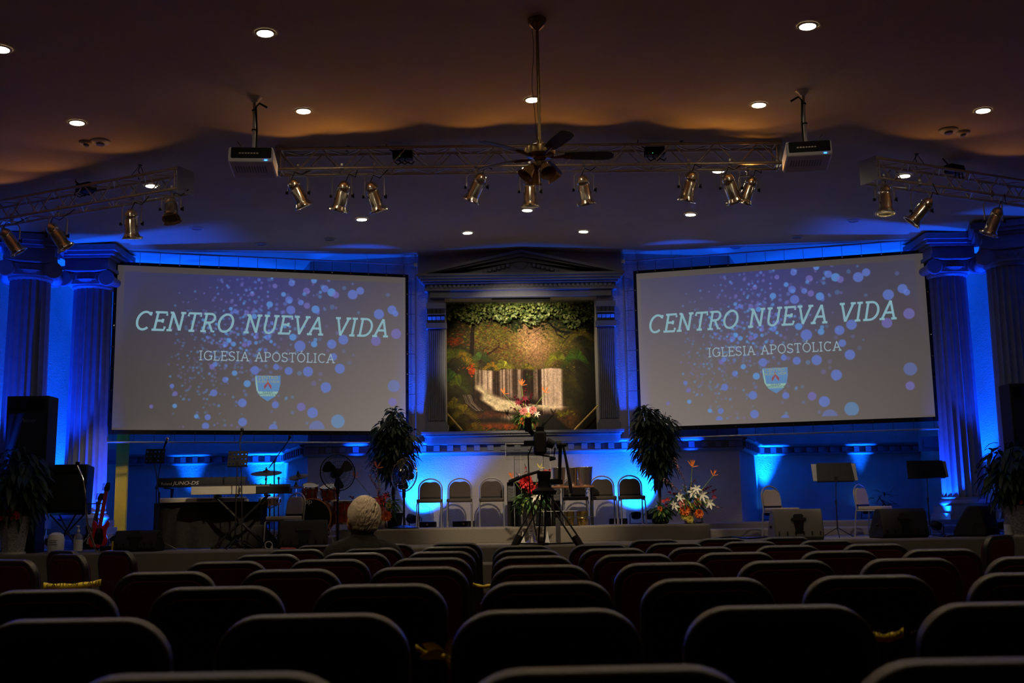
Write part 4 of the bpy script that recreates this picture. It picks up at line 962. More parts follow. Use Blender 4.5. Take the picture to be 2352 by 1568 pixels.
# ---- flower arrangements
def bloom_lily(m,c,d,L,g):
    d=Vector(d).normalized(); a=d.orthogonal().normalized(); b=d.cross(a)
    for k in range(6):
        t=k*PI/3+g.uniform(-.1,.1); dd=(a*math.cos(t)+b*math.sin(t))*.95+d*.5; m.leaf(c,dd,d,L*.85,L*.27,.25)
def bloom_round(m,c,r,g,n=26):
    for k in range(n):
        ph=math.acos(1-1.6*(k+.5)/n); t=k*2.4; d=Vector((math.sin(ph)*math.cos(t),-abs(math.cos(ph))*.9-.1,math.sin(ph)*math.sin(t))); m.leaf(Vector(c)+d*r*.25,d,(0,-1,0),r*.95,r*.55,.05)
def arrangement(name,label,px,py,Y,base,sc,vase,blooms,sprays,seed,hv,rad,cat='flowers'):
    """blooms: (kind,material,px,py,size); sprays: (material,tip px,tip py)"""
    p=at(px,py,Y); r=thing(name,label,cat,(p.x,Y,base))
    L=lambda x,y,dy=0: at(x,y,Y+dy)-Vector((p.x,Y,base))
    vase(r)
    g=random.Random(seed); top=Vector((0,0,hv))
    m=MB(); cen=top+Vector((0,0,rad*.45)); leaves(m,cen,(rad,rad*.6,rad*.55),150,.13*sc,.03*sc,seed,.3,.1); obj('foliage',m,MT['leafm'],r,smooth=180)
    m=MB(); leaves(m,cen,(rad*1.05,rad*.6,rad*.6),60,.10*sc,.04*sc,seed+5,.5,.3); obj('light_foliage',m,MT['leafl'],r,smooth=180)
    for kind,ml,x,y,s in blooms:
        m=MB(); c=L(x,y,-rad*.55+g.uniform(-.02,.02)); s=s*Y/F
        if kind=='lily': bloom_lily(m,c,(g.uniform(-.4,.4),-1,g.uniform(-.1,.6)),s,g)
        elif kind=='round': bloom_round(m,c,s,g)
        elif kind=='bird':
            for q in range(5): m.leaf(c,(g.uniform(-.7,.7),-.1,1.0),(0,-1,0),s*1.25,s*.20,0)
            m.leaf(c,(1,0,.15),(0,-1,1),s*1.1,s*.18,0)
        nm={'lily':'lily_bloom','round':'round_bloom','bird':'bird_of_paradise_bloom'}[kind]
        b=obj(nm,m,MT[ml],r,smooth=180)
        if kind=='bird':
            m=MB(); m.tube([top,top.lerp(c,.5)+Vector((0,0,.03)),c],.006,5); obj('stem',m,MT['leafl'],b)
    for ml,x,y,n in sprays:
        tip=L(x,y); m=MB(); mid=top.lerp(tip,.5)+Vector((.05*(1 if tip.x<0 else -1),0,.04))
        P=[top.lerp(mid,t/6) if t<6 else mid.lerp(tip,(t-6)/6) for t in range(13)]
        m.tube(P,.004,5); s=obj('flower_spray',m,MT['bark'],r)
        m=MB()
        for k in range(n):
            t=.35+.65*k/n; q=top.lerp(mid,t*2) if t<.5 else mid.lerp(tip,t*2-1); q=q+Vector((g.uniform(-.025,.025),g.uniform(-.03,.02),0))
            for j in range(4): m.leaf(q,(g.uniform(-1,1),g.uniform(-1,.2),g.uniform(-.4,1)),(0,0,1),.035*sc,.028*sc,.1)
        obj('petals',m,MT[ml],s,smooth=180)
    return r
def vase_dark(h,r_):
    def f(r): m=MB(); m.lathe([(r_*.6,0),(r_*.9,h*.3),(r_,h*.7),(r_*.75,h),(r_*.6,h)],n=24); obj('vase',m,MT['black'],r)
    return f
def vase_glass(h,r_):
    def f(r): m=MB(); m.lathe([(r_*.7,0),(r_*.75,.01),(r_*.8,h*.5),(r_,h),(r_*.94,h),(r_*.7,h*.5),(r_*.6,.03)],n=24); obj('vase',m,MT['steelb'],r)
    return f
arrangement('flower_arrangement','big lily and orange flower arrangement at the right end of the platform',1585,1200,18.45,ZP,1.1,vase_glass(.24,.12),
 [('lily','cream',1590,1131,22),('lily','cream',1612,1136,20),('lily','cream',1560,1142,18),('lily','cream',1630,1154,19),('lily','cream',1547,1160,18),('lily','cream',1600,1122,17),('round','pink',1568,1155,9),('round','pink',1602,1152,9),('round','orange',1572,1171,12),('round','orange',1605,1179,10),('round','yellow',1588,1162,7),('round','yellow',1584,1192,8),('round','yellow',1572,1186,8),('bird','orange',1590,1072,14),('bird','orange',1638,1092,12),('lily','darkred',1640,1140,10)],
 [('blossom',1546,1050,16),('blossom',1524,1098,14),('darkred',1645,1125,14),('darkred',1635,1115,14),('darkred',1535,1130,12),('darkred',1596,1100,10),('blossom',1660,1165,8)],5,.24,.30)
arrangement('flower_arrangement','mixed flower arrangement left of the silver pedestal fan behind the seated person',878,1200,18.5,ZP,1.1,vase_glass(.26,.11),
 [('lily','cream',847,1146,18),('lily','cream',856,1150,15),('round','pink',868,1163,10),('round','pink',879,1172,9),('round','pink',860,1170,9),('round','orange',887,1184,12),('round','yellow',872,1178,8),('round','yellow',865,1182,8),('lily','red',872,1145,16),('lily','red',885,1140,14),('lily','red',880,1152,14),('round','yellow',893,1160,6),('bird','orange',866,1075,14),('bird','orange',816,1096,12),('lily','red',836,1150,12),('round','yellow',863,1202,8)],
 [('blossom',850,1058,18),('blossom',846,1090,16),('darkred',893,1130,12),('darkred',800,1140,12)],15,.26,.28)
arrangement('flower_arrangement','burgundy and orange flower arrangement on the sill below the waterfall mural',1207,985,20.22,OZ0,1.0,vase_dark(.16,.10),
 [('round','pink',1203,945,9),('round','pink',1224,942,9),('round','orange',1203,966,9),('round','yellow',1212,953,6),('lily','cream',1212,938,14),('lily','cream',1232,950,12),('bird','orange',1198,885,12),('bird','orange',1158,905,12),('bird','orange',1252,902,12),('lily','darkred',1205,915,12),('lily','darkred',1190,925,12)],
 [('darkred',1180,908,16),('darkred',1207,890,20),('darkred',1226,900,16),('darkred',1172,935,12),('darkred',1190,915,14),('darkred',1238,925,10)],25,.15,.20)
def vase_trumpet(r):
    m=MB(); m.lathe([(.11,0),(.115,.015),(.06,.05),(.04,.12),(.05,.25),(.075,.42),(.085,.56),(.078,.56),(.045,.25)],n=28); obj('vase',m,MT['steelb'],r)
    m=MB(); g=random.Random(2)
    for i in range(90):
        z=.12+.4*g.random(); a=g.uniform(PI,2*PI); rr_=.045+.04*(z-.12)/.44; m.ell((rr_*math.cos(a),rr_*math.sin(a),z),(.006,.006,.009),6,4)
    obj('mosaic_beads',m,MT['dim'],r)
arrangement('flower_arrangement','red flower arrangement in a tall silver vase before the lectern',1222,1245,17.5,ZS,1.1,vase_trumpet,
 [('round','red',1208,1107,15),('round','red',1220,1122,11),('lily','cream',1228,1142,16),('lily','cream',1238,1138,12),('bird','orange',1176,1098,12),('bird','yellow',1240,1075,10),('lily','red',1252,1083,10)],
 [('red',1268,1076,12),('red',1205,1065,6),('blossom',1185,1085,6)],35,.56,.24)
arrangement('flower_arrangement','small dark red and orange plant beside the right tree trunk',1522,1195,18.75,ZP,1.,vase_dark(.16,.09),
 [('lily','red',1533,1146,10),('lily','red',1525,1150,9),('round','orange',1515,1168,6),('lily','darkred',1530,1160,9)],[('red',1530,1190,8),('orange',1520,1185,8)],45,.16,.16)
# ---- ivy garland on the head of the niche
m=MB(); g=random.Random(8)
gar=thing('ivy_garland','ivy garland hanging from the head of the mural niche','garland',(0,WY+.56,OZ1))
for i in range(1700):
    x=g.uniform(-1.40,1.38); dpt=.20+.10*math.sin(x*5)**2+.14*math.exp(-((x-.12)/.12)**2)+.12*math.exp(-((x-1.1)/.3)**2); z=-.02-dpt*g.random()**1.2*1.2
    m.leaf((x,g.uniform(-.12,.10),z),(g.uniform(-1,1),g.uniform(-1,-.1),g.uniform(-1,.3)),(g.uniform(-.5,.5),-1,.5),g.uniform(.04,.075),g.uniform(.035,.055),.2)
obj('leaves',m,MT['ivy'],gar,smooth=180)
m=MB(); m.tube([(-1.4,0,-.03)]+[(-1.2+i*.2,.02*math.sin(i*2),-.03-.03*(i%2)) for i in range(13)]+[(1.38,0,-.03)],.01,5)
for i in range(9): x=-1.2+i*.3; m.tube([(x,0,-.03),(x+.05,.0,-.16),(x+.02,0,-.26-.05*(i%3))],.004,4)
obj('vines',m,MT['bark'],gar)
# gold rails in the niche
for (xa,ya,xb,yb,l) in ((1021,943,1062,988,'gold handrail rising to the left in the niche'),(1374,930,1318,988,'gold handrail rising to the right in the niche')):
    a=at(xa,ya,WY+.36); b=at(xb,yb,WY+.36); b.z=max(b.z,OZ0+.02)
    r=thing('handrail',l,'handrail',(b.x,b.y,OZ0)); o_=Vector((b.x,b.y,OZ0))
    m=MB(); m.tube([a-o_,b-o_],.016,8); obj('rail',m,MT['bronze'],r)
    m=MB(); m.lathe([(.035,0),(.03,.012),(.016,.02),(.016,.03)],n=14); obj('base_flange',m,MT['bronze'],r)
# ---- acrylic lectern
lx=at(1225,1200,18.55).x; Yl=18.55
r=thing('acrylic_lectern','clear acrylic lectern at the centre of the platform','lectern',(lx,Yl,ZP))
zt_=zof(1215,1020,Yl)-ZP; zb_=zof(1215,1046,Yl)-ZP
m=MB(); m.box(-.44,.30,-.16,-.148,zb_-.02,zt_); obj('front_panel',m,MT['glass'],r,bevel=.003)
m=MB(); m.box(-.44,.30,-.148,.20,zb_-.012,zb_,Matrix.Rotation(R(-8),4,'X')); obj('desk_shelf',m,MT['glass'],r)
for xx in (-.28,.20):
    m=MB(); m.prism([(xx-.03,.0),(xx+.09,.0),(xx+.09,zb_),(xx-.03,zb_)],-.14,-.13); m.box(xx-.03,xx-.018,-.14,.16,.0,zb_); obj('upright',m,MT['glass'],r)
m=MB(); 
for x_ in (-.44,.30): m.tube([(x_,-.154,zb_-.02),(x_,-.154,zt_)],.004,5)
for z_ in (zb_-.02,zt_): m.tube([(-.44,-.154,z_),(.30,-.154,z_)],.004,5)
for x_ in (-.31,-.19,.17,.29): m.tube([(x_,-.14,0),(x_,-.14,zb_)],.0035,5)
for y_,z_ in ((-.26,.24),(-.25,.0)): m.tube([(-.05,y_,z_),(.72,y_,z_)],.004,5)
obj('edge_glints',m,MT['offwhite'],r)  # off-white tubes put the glint of the acrylic edges into colour
m=MB(); m.box(-.36,.78,-.25,.22,0,.014); m.box(-.05,.72,-.26,-.25,0,.24); obj('base',m,MT['glass'],r)
# ---- black cabinet with pale wavy panels
p=at(1227,1200,19.5); r=thing('black_cabinet','low black cabinet with pale wavy panels behind the lectern','cabinet',(p.x,19.62,ZP))
hc_=zof(1227,1106,19.5)-ZP
m=MB(); m.box(-.46,.46,-.12,.12,0,hc_); obj('body',m,MT['black'],r,bevel=.006)
for s in (-1,1):
    m=MB(); m.box(s*.38-.07,s*.38+.07,-.126,-.12,hc_*.56,hc_-.07); pn=obj('panel',m,MT['paper'],r)
    m=MB()
    for i in range(6): 
        z=hc_*.58+i*.05; m.tube([(s*.38-.06+k*.02,-.128,z+.012*math.sin(k*1.6)) for k in range(7)],.004,4)
    obj('wavy_lines',m,MT['dim'],pn)
# ---- table with buckets
p=at(1316,1200,18.93); Yt=18.93; r=thing('side_table','small wooden table with scrolled iron legs right of the lectern','table',(p.x,Yt,ZP)); ht=zof(1316,1116,Yt)-ZP
m=MB(); m.box(-.36,.36,-.17,.17,ht-.03,ht); obj('table_top',m,MT['wood'],r,bevel=.006)
for sx in (-.33,.33):
    for sy in (-.14,.14): m=MB(); m.tube([(sx,sy,0),(sx,sy,ht-.03)],.011,6); obj('leg',m,MT['steel'],r)
m=MB(); m.tube([(-.33,-.14,.14),(.33,-.14,.14)],.008,6); m.tube([(-.33,.14,.14),(.33,.14,.14)],.008,6); obj('stretcher',m,MT['steel'],r)
m=MB()
for cx in (-.24,-.08,.08,.24):
    s=1 if cx>0 else -1; m.tube([(cx+(.055-.0035*k)*math.cos(k*.5)*s,-.185,ht-.10+(.055-.0035*k)*math.sin(k*.5)) for k in range(14)],.006,5)
obj('iron_scrolls',m,MT['steel'],r)
for x0,x1,l,dy in ((1268,1300,'brushed steel bucket at the left on the small table',0),(1304,1329,'brushed steel bucket in the middle on the small table',.08),(1326,1363,'brushed steel bucket at the right on the small table',-.02)):
    q=at((x0+x1)/2,1114,Yt+dy); w2=(x1-x0)*Yt/F/2; hb=.31
    b=thing('steel_bucket',l,'bucket',(q.x,Yt+dy,ZP+ht),group='steel buckets on the small table')
    m=MB(); m.lathe([(w2*.72,0),(w2*.74,.01),(w2*.97,hb-.01),(w2,hb),(w2*.96,hb),(w2*.70,.015)],n=32); obj('bucket_body',m,MT['steelb'],b)
    m=MB(); m.lathe([(w2,hb-.004),(w2*1.03,hb),(w2,hb+.006)],n=32,cap=False); obj('rolled_rim',m,MT['steelb'],b)
for x0,x1,l in ((1296,1320,'brass planter under the left of the small table'),(1324,1353,'brass planter under the right of the small table')):
    q=at((x0+x1)/2,1200,Yt+.0); w2=(x1-x0)*Yt/F/2
    b=thing('brass_planter',l,'planter',(q.x,Yt,ZP),group='brass planters under the small table')
    m=MB(); m.lathe([(w2*.78,0),(w2*.85,.04),(w2*.95,.12),(w2*.90,.20),(w2,.235),(w2*.93,.235),(w2*.8,.1)],n=28); obj('planter_body',m,MT['bronze'],b)
    m=MB(); m.lathe([(w2*.96,.115),(w2*.985,.12),(w2*.96,.13)],n=28,cap=False); obj('band',m,MT['bronze'],b)
# grey post in front of the platform
p=at(1283,1262,16.9); r=thing('grey_post','short grey post stand in front of the platform by the tripod','stand',(p.x,16.9,ZS)); hp=zof(1283,1187,16.9)-ZS
m=MB(); m.box(-.035,.035,-.03,.03,0,hp); obj('post',m,MT['framegrey'],r,bevel=.006); m=MB(); m.cbox((0,0,hp+.02),(.085,.06,.06)); obj('head',m,MT['black'],r); m=MB(); m.lathe([(.12,0),(.11,.012),(.04,.02)],n=20); obj('base',m,MT['steel'],r)
for x,l in ((1200,'small white card left of the tall vase'),(1256,'small white card right of the tall vase')):
    p=at(x,1248,17.45); tag(obj('folded_card',MB().add([(-.03,0,0),(.05,.02,0),(.01,.01,.20),(.05,.08,0)],[(0,1,2),(1,3,2)]),MT['paper'],None,(p.x,17.45,ZS)),l,'card')
# ---- wedge monitors
def wedge(px,Yw,wd,label,rz=0,shell='monitor',h=.40,base=ZS,handle=True):
    p=at(px,1230,Yw); r=thing('wedge_monitor',label,'speaker',(p.x,Yw,base),rz,'floor wedge monitors')
    prof=[(-.20,0),(-.24,.05),(-.17,h-.05),(-.12,h),(.02,h),(.26,.10),(.26,0)]   # (y,z)
    m=MB(); n=len(prof); vs=[(-wd/2,y,z) for y,z in prof]+[(wd/2,y,z) for y,z in prof]
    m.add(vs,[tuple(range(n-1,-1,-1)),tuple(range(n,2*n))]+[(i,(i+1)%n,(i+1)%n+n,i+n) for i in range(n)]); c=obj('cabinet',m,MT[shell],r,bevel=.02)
    m=MB(); m.box(-wd/2+.04,wd/2-.04,0,.33,-.004,.012,Matrix.Translation((0,.03,h-.012))@Matrix.Rotation(-math.atan2(h-.10,.24),4,'X')); obj('grille',m,MT['speakergrille'],r)
    if handle:
        T=Matrix.Translation((0,-.205,h*.5))@Matrix.Rotation(R(-12),4,'X')
        m=MB(); m.prism([(-.05,-.13),(.05,-.13),(.085,.10),(-.085,.10)],-.012,.004,T); obj('cable_recess',m,MT['black'],r)
        m=MB(); m.prism(rr(-.115,.115,.055,.10,.02,4,True),-.026,.0,T); m.prism(rr(-.075,.075,.09,.155,.03,4,True),-.018,-.002,T); obj('handle',m,MT['plastic'],r)
    m=MB()
    for i in range(6): m.cbox((-wd/2+wd*(i+.5)/6,-.235,.10),(.012,.03,.06))
    obj('cabinet_ribs',m,MT['black'],r)
    m=MB()
    for sx in (-1,1): m.lathe([(.02,0),(.02,.03)],c=(sx*(wd/2+.0),-.05,.2),M=Matrix.Rotation(PI/2*sx,4,'Y'),n=12)
    obj('side_knobs',m,MT['plastic'],r)
    return r
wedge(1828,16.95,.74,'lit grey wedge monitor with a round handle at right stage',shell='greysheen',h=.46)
wedge(2066,17.15,.74,'dark wedge monitor, middle of the three at right stage',rz=R(8),h=.44)
wedge(2246,17.35,.72,'black wedge monitor turned sideways at the right end of the stage',rz=R(52),h=.46,handle=False)
wedge(320,16.9,.62,'wedge monitor at the left front below the yellow door edge',h=.31)
wedge(695,16.95,.72,'wedge monitor in front of the bass drum',rz=R(14),h=.42)
wedge(592,17.75,.42,'small dark wedge monitor behind the crossed keyboard stand',rz=R(-60),h=.36,handle=False)
# ---- music stands
def music_stand(px,Ys,pyb,x0,x1,y0,y1,label,perf=False,paper=None,base=ZS,off=0):
    p=at(px,pyb,Ys); r=thing('music_stand',label,'music stand',(p.x,Ys,base))
    zt=zof((x0+x1)/2,y0,Ys)-base; zb=zof((x0+x1)/2,y1,Ys)-base; cx=at((x0+x1)/2,y0,Ys).x-p.x; wd=(x1-x0)*Ys/F; h=(zt-zb)
    T=Matrix.Translation((cx,0,zb))@Matrix.Rotation(R(-18),4,'X')
    m=MB(); H=h/math.cos(R(18))
    if perf:
        nx,nz=5,3; e=.012
        xs=[-wd/2]; 
        for i in range(nx): c=-wd/2+wd*(i+.5)/nx; xs+=[c-e,c+e]
        xs.append(wd/2); zs2=[0]
        for i in range(nz): c=H*(i+.6)/nz-.02; zs2+=[c-e,c+e]
        zs2.append(H)
        for i in range(len(xs)-1):
            for j in range(len(zs2)-1):
                if i%2==1 and j%2==1: continue
                m.box(xs[i],xs[i+1],-.003,.003,zs2[j],zs2[j+1],T)
    else: m.prism([(-wd/2-.01,0),(wd/2+.01,0),(wd/2-.01,H),(-wd/2+.015,H)],-.003,.003,T)
    m.box(-wd/2,wd/2,0,.05,-.004,.004,T); obj('desk',m,MT['black'],r)
    if paper:
        m=MB(); 
        for (a,b) in paper: m.box(wd*a,wd*b,.006,.020,.005,H*.96,T)
        obj('binder',m,MT['dim'],r)
    m=MB(); m.tube([(0,0,.12),(0,0,zb*.62)],.011,8); m.tube([(0,0,zb*.6),(cx,.01,zb+.03)],.008,8); m.lathe([(.016,zb*.58),(.016,zb*.66)],n=10); m.cbox((cx,.015,zb+.04),(.05,.03,.06)); obj('pole',m,MT['steel'],r)
    m=MB()
    for k in range(3):
        a=k*2*PI/3+.3; m.tube([(0,0,.16),(.28*math.cos(a),.28*math.sin(a),.01)],.008,6)
    obj('tripod_base',m,MT['steel'],r)
music_stand(1925,17.7,1232,1876,1960,1062,1104,'black music stand holding a grey open binder, right stage',paper=[(-.62,-.02),(.0,.60)])
music_stand(2137,17.7,1228,2084,2170,1057,1096,'black music stand with papers at the far right',paper=[(-.1,.58)])
music_stand(362,17.3,1245,333,377,1030,1061,'perforated music stand at the left end of the keyboards',perf=True)
music_stand(540,17.0,1248,523,568,1035,1069,'perforated music stand in front of the keyboards centre',perf=True)
# ---- mic stands
def mic_stand(label,base_px,base_py,Ym,pts,mic,mcol,base=ZS):
    p=at(base_px,base_py,Ym); r=thing('microphone_stand',label,'microphone stand',(p.x,Ym,base))
    P=[at(x,y,Ym)-Vector((p.x,Ym,base)) for x,y in pts]
    m=MB(); m.tube([(0,0,.03)]+[P[0]],.010,8); obj('pole',m,MT['steel'],r)
    if len(P)>1:
        m=MB(); m.tube(P,.008,8); m.lathe([(.02,-.02),(.02,.02)],c=P[0],n=10); obj('boom_arm',m,MT['steel'],r)
    m=MB()
    for k in range(3):
        a=k*2*PI/3+.9; m.tube([(0,0,.14),(.26*math.cos(a),.26*math.sin(a),.01)],.007,6)
    obj('tripod_base',m,MT['steel'],r)
    a=at(mic[0],mic[1],Ym)-Vector((p.x,Ym,base)); b=P[-1]; d=(a-b).normalized()
    Mq=d.to_track_quat('Z','Y').to_matrix().to_4x4(); Mq.translation=b
    L=(a-b).length
    m=MB(); m.lathe([(.011,0),(.013,L*.4),(.019,L*.75),(.022,L*.8)],n=14,M=Mq); mc=obj('microphone',m,MT['plastic'],r)
    m=MB(); m.ell(a,(.027,.027,.030)); obj('microphone_grille',m,MT[mcol],mc)
mic_stand('microphone stand with a silver headed microphone over the top keyboard',360,1243,17.5,[(359,1120),(375,1032)],(384,1008),'chrome')
mic_stand('microphone stand with a black microphone in front of the left screen edge',556,1245,17.1,[(555,1110),(551,1015)],(556,986),'plastic')
mic_stand('boom microphone stand leaning over the drum kit',630,1238,18.0,[(630,1060),(618,1074),(662,1012)],(666,1003),'plastic')
mic_stand('thin black microphone stand before the right speaker',2288,1235,17.0,[(2284,1135),(2271,1085)],(2268,1078),'plastic')
# ---- keyboards
def keyboard(name,label,x0,x1,yt,yb,Yk,mtl,texts,dpt=.30,tilt=0):
    p=at((x0+x1)/2,yb,Yk); wd=(x1-x0)*Yk/F; h=(yb-yt)*Yk/F
    r=thing(name,label,'keyboard',(p.x,Yk,p.z))
    m=MB(); n=6; prof=[(0,0),(0,h*.75),(.03,h),(dpt*.45,h),(dpt*.5,h*.6),(dpt,h*.55),(dpt,0)]
    k=len(prof); m.add([(-wd/2,y,z) for y,z in prof]+[(wd/2,y,z) for y,z in prof],[tuple(range(k-1,-1,-1)),tuple(range(k,2*k))]+[(i,(i+1)%k,(i+1)%k+k,i+k) for i in range(k)]); obj('case',m,mtl,r,bevel=.006)
    m=MB(); nk=44
    for i in range(nk): m.box(-wd/2+.06+(wd-.10)*i/nk,-wd/2+.06+(wd-.10)*(i+.9)/nk,dpt*.52,dpt*.98,h*.55,h*.66)
    obj('white_keys',m,MT['white'],r)
    m=MB()
    for i in range(nk):
        if i%7 not in (2,6): x=-wd/2+.06+(wd-.10)*(i+1)/nk; m.box(x-.006,x+.006,dpt*.52,dpt*.80,h*.66,h*.76)
    obj('black_keys',m,MT['black'],r)
    for t,sz,fx,ml,it,sx in texts: bfont(t,sz*1.35,MT[ml],r,(-wd/2+wd*fx,-.0015,h*.22),name='case_lettering',italic=it,sx=sx)
    m=MB()
    for i in range(5): m.lathe([(.012,0),(.011,.012)],c=(-wd/2+wd*(.6+.05*i),.06,h),n=10)
    obj('knobs',m,MT['chrome'],r)
    return r,p,wd,h
MT['silverink']=mat('silver_ink',(.75,.72,.65),.4,emit=None,var=.02)
keyboard('stage_keyboard','black keyboard at the top of the keyboard rig',362,562,1096,1117,17.75,MT['plastic'],[('Roland',.045,.045,'silverink',0,1),('JUNO-DS',.058,.18,'silverink',.2,1.25)])
r,p,wd,h=keyboard('stage_keyboard','silver fronted keyboard on the crossed stand',441,662,1113,1134,17.2,MT['plastic'],[])
m=MB(); m.box(-wd/2-.003,-wd/2+wd*.66,-.006,.0,.0,h*.80); m.box(-wd/2-.003,wd*.30,-.004,.04,h*.80,h*.86); fp=obj('silver_fascia',m,MT['silverkey'],r)
bfont('YAMAHA',.050,MT['paper'],fp,(-wd/2+.10,-.0075,h*.22),name='case_lettering'); bfont('MOXF8',.062,MT['paper'],fp,(-wd/2+.42,-.0075,h*.2),name='case_lettering',sx=1.4)
keyboard('stage_keyboard','silver edged keyboard resting on the cloth covered desk',366,560,1142,1153,17.5,MT['silverkey'],[('motif',.040,.47,'ink',.25,1.7),('XS',.045,.68,'ink',0,1.3)])
# stand for the top keyboard
p=at(460,1200,17.95); r=thing('keyboard_stand','black stand arms holding the top keyboard','stand',(p.x,17.95,ZS)); z1_=zof(460,1118,17.95)-ZS
for sx in (-.5,.55):
    m=MB(); m.tube([(sx,.1,0),(sx,.1,z1_-.02),(sx,-.26,z1_-.015)],.016,8); m.tube([(sx,-.2,.02),(sx,.3,.02)],.016,8); m.tube([(sx,.1,z1_*.75),(sx+.1,-.15,z1_-.03)],.012,6); obj('upright',m,MT['black'],r)
m=MB(); m.tube([(-.5,.1,z1_*.5),(.55,.1,z1_*.5)],.014,8); obj('crossbar',m,MT['black'],r)
# crossed stand
p=at(552,1240,17.3); r=thing('keyboard_stand','black crossed stand under the silver fronted keyboard','stand',(p.x,17.3,ZS)); zk=zof(552,1136,17.3)-ZS
for s in (-1,1):
    m=MB(); m.tube([(s*.40,0.02*s,zk-.02),(-s*.40,0.02*s,.03)],.022,8); obj('crossed_leg',m,MT['black'],r)
    m=MB(); m.tube([(s*.40,-.14,.025),(s*.40,.30,.025)],.018,8); obj('foot_bar',m,MT['black'],r); m=MB(); m.tube([(s*.38,-.10,zk-.01),(s*.38,.28,zk-.01)],.018,8); obj('top_bar',m,MT['black'],r)
m=MB(); m.lathe([(.05,-.04),(.05,.04)],c=(0,0,(zk+.01)/2),M=Matrix.Rotation(PI/2,4,'X'),n=16); obj('pivot_lock',m,MT['steel'],r)
# draped desk
p=at(470,1240,17.55); zd=zof(470,1154,17.55)-ZS; r=thing('keyboard_desk','low desk draped with a black cloth under the keyboards','table',(p.x,17.65,ZS))
m=MB(); m.box(-.78,.80,-.02,.42,zd-.03,zd-.004); obj('desk_top',m,MT['wood'],r)
m=MB(); vs=[];nx,nz=48,12
for j in range(nz+1):
    for i in range(nx+1):
        u=i/nx; x=-.80+1.64*u; z=(zd)*(1-j/nz)+.004; fold=.022*(j/nz+.2)*math.sin(u*34+3*math.sin(u*5))+.02*math.sin(u*9+j*.3)*(j/nz)
        zz=z if z>.02 else .02; 
        vs.append((x+(.04*(u-.5)*j/nz),-.06-.03*j/nz+fold,zz+(.05*math.sin(u*PI)*0)))
m.add(vs,[(j*(nx+1)+i,j*(nx+1)+i+1,(j+1)*(nx+1)+i+1,(j+1)*(nx+1)+i) for j in range(nz) for i in range(nx)])
m.box(-.80,.84,-.06,.44,zd-.003,zd+.003); m.box(-.81,-.80,-.06,.44,.01,zd); m.box(.84,.85,-.06,.44,.01,zd)
o=obj('cloth_drape',m,MT['blackcloth'],r,smooth=60)
for sx in (-.72,.72):
    for sy in (.03,.38): m=MB(); m.tube([(sx,sy,0),(sx,sy,zd-.03)],.018,6); obj('leg',m,MT['steel'],r)
# ---- left corner: speakers, plant, guitar
def pa_speaker(x0,x1,y0,y1,Ysp,label,logo=True,wfix=None):
    c=at((x0+x1)/2,y1,Ysp); wd=wfix or (x1-x0)*Ysp/F; zt=zof((x0+x1)/2,y0,Ysp); z0=c.z
    r=thing('loudspeaker',label,'speaker',(c.x,Ysp,z0))
    m=MB(); m.prism([(-wd/2,0),(wd/2,0),(wd/2+.01,zt-z0),(-wd/2-.01,zt-z0)],0,.38); obj('cabinet',m,MT['monitor'],r,bevel=.012)
    m=MB(); m.box(-wd/2+.03,wd/2-.03,-.012,0,.04,(zt-z0)*.80); obj('grille',m,MT['speakergrille'],r)
    m=MB(); m.box(-wd/2+.05,wd/2-.05,-.006,0,(zt-z0)*.84,(zt-z0)*.96); obj('horn',m,MT['black'],r)
    if logo: bfont('Peavey',.085,MT['dim'],r,(-.10,-.0135,(zt-z0)*.70),name='badge_lettering',italic=.4)
    return r,z0
r_,z0=pa_speaker(8,101,909,1112,17.0,'tall black loudspeaker at the far left in front of the column')
c=at(60,1112,17.0); r=thing('subwoofer','black subwoofer box under the tall left loudspeaker','speaker',(c.x,17.0,ZS)); hh=z0-ZS
m=MB(); m.box(-.36,.15,.05,.40,0,hh-.001); obj('cabinet',m,MT['black'],r,bevel=.01); m=MB(); m.box(-.32,.12,.04,.05,.05,hh-.06); obj('grille',m,MT['speakergrille'],r)
r_,z0=pa_speaker(2337,2440,879,1090,17.0,'black loudspeaker cut by the right edge of the photo',logo=False)
c=at(2390,1090,17.0); r=thing('subwoofer','black subwoofer box under the right edge loudspeaker','speaker',(c.x,17.0,ZS)); hh=z0-ZS
m=MB(); m.box(-.36,.36,.0,.40,0,hh-.001); obj('cabinet',m,MT['black'],r,bevel=.01); m=MB(); m.box(-.32,.32,-.012,0,.05,hh-.06); obj('grille',m,MT['speakergrille'],r)
# amp on stand
p=at(150,1230,17.4); r=thing('guitar_amplifier','black guitar amplifier on a tilted stand left of the red guitar','amplifier',(p.x,17.45,ZS)); za=zof(150,1180,17.4)-ZS; zb2=zof(150,1068,17.4)-ZS
T=Matrix.Translation((0,0,za))@Matrix.Rotation(R(-6),4,'X')
m=MB(); m.box(-.29,.31,-.16,.16,0,zb2-za,T); obj('cabinet',m,MT['black'],r,bevel=.02)
m=MB(); m.box(-.27,.27,-.175,-.16,.04,(zb2-za)*.78,T); obj('grille_cloth',m,MT['speakergrille'],r)
m=MB(); m.box(-.27,.27,-.168,-.16,(zb2-za)*.82,(zb2-za)*.96,T); m.box(.05,.26,-.172,-.168,(zb2-za)*.86,(zb2-za)*.92,T); obj('control_panel',m,MT['steel'],r)
for s in (-1,1): m=MB(); m.tube([(s*.2,-.18,za),(-s*.22,.1,.01)],.013,6); m.tube([(s*.2,.18,za),(-s*.22,-.1,.01)],.013,6); obj('stand_leg',m,MT['steel'],r)
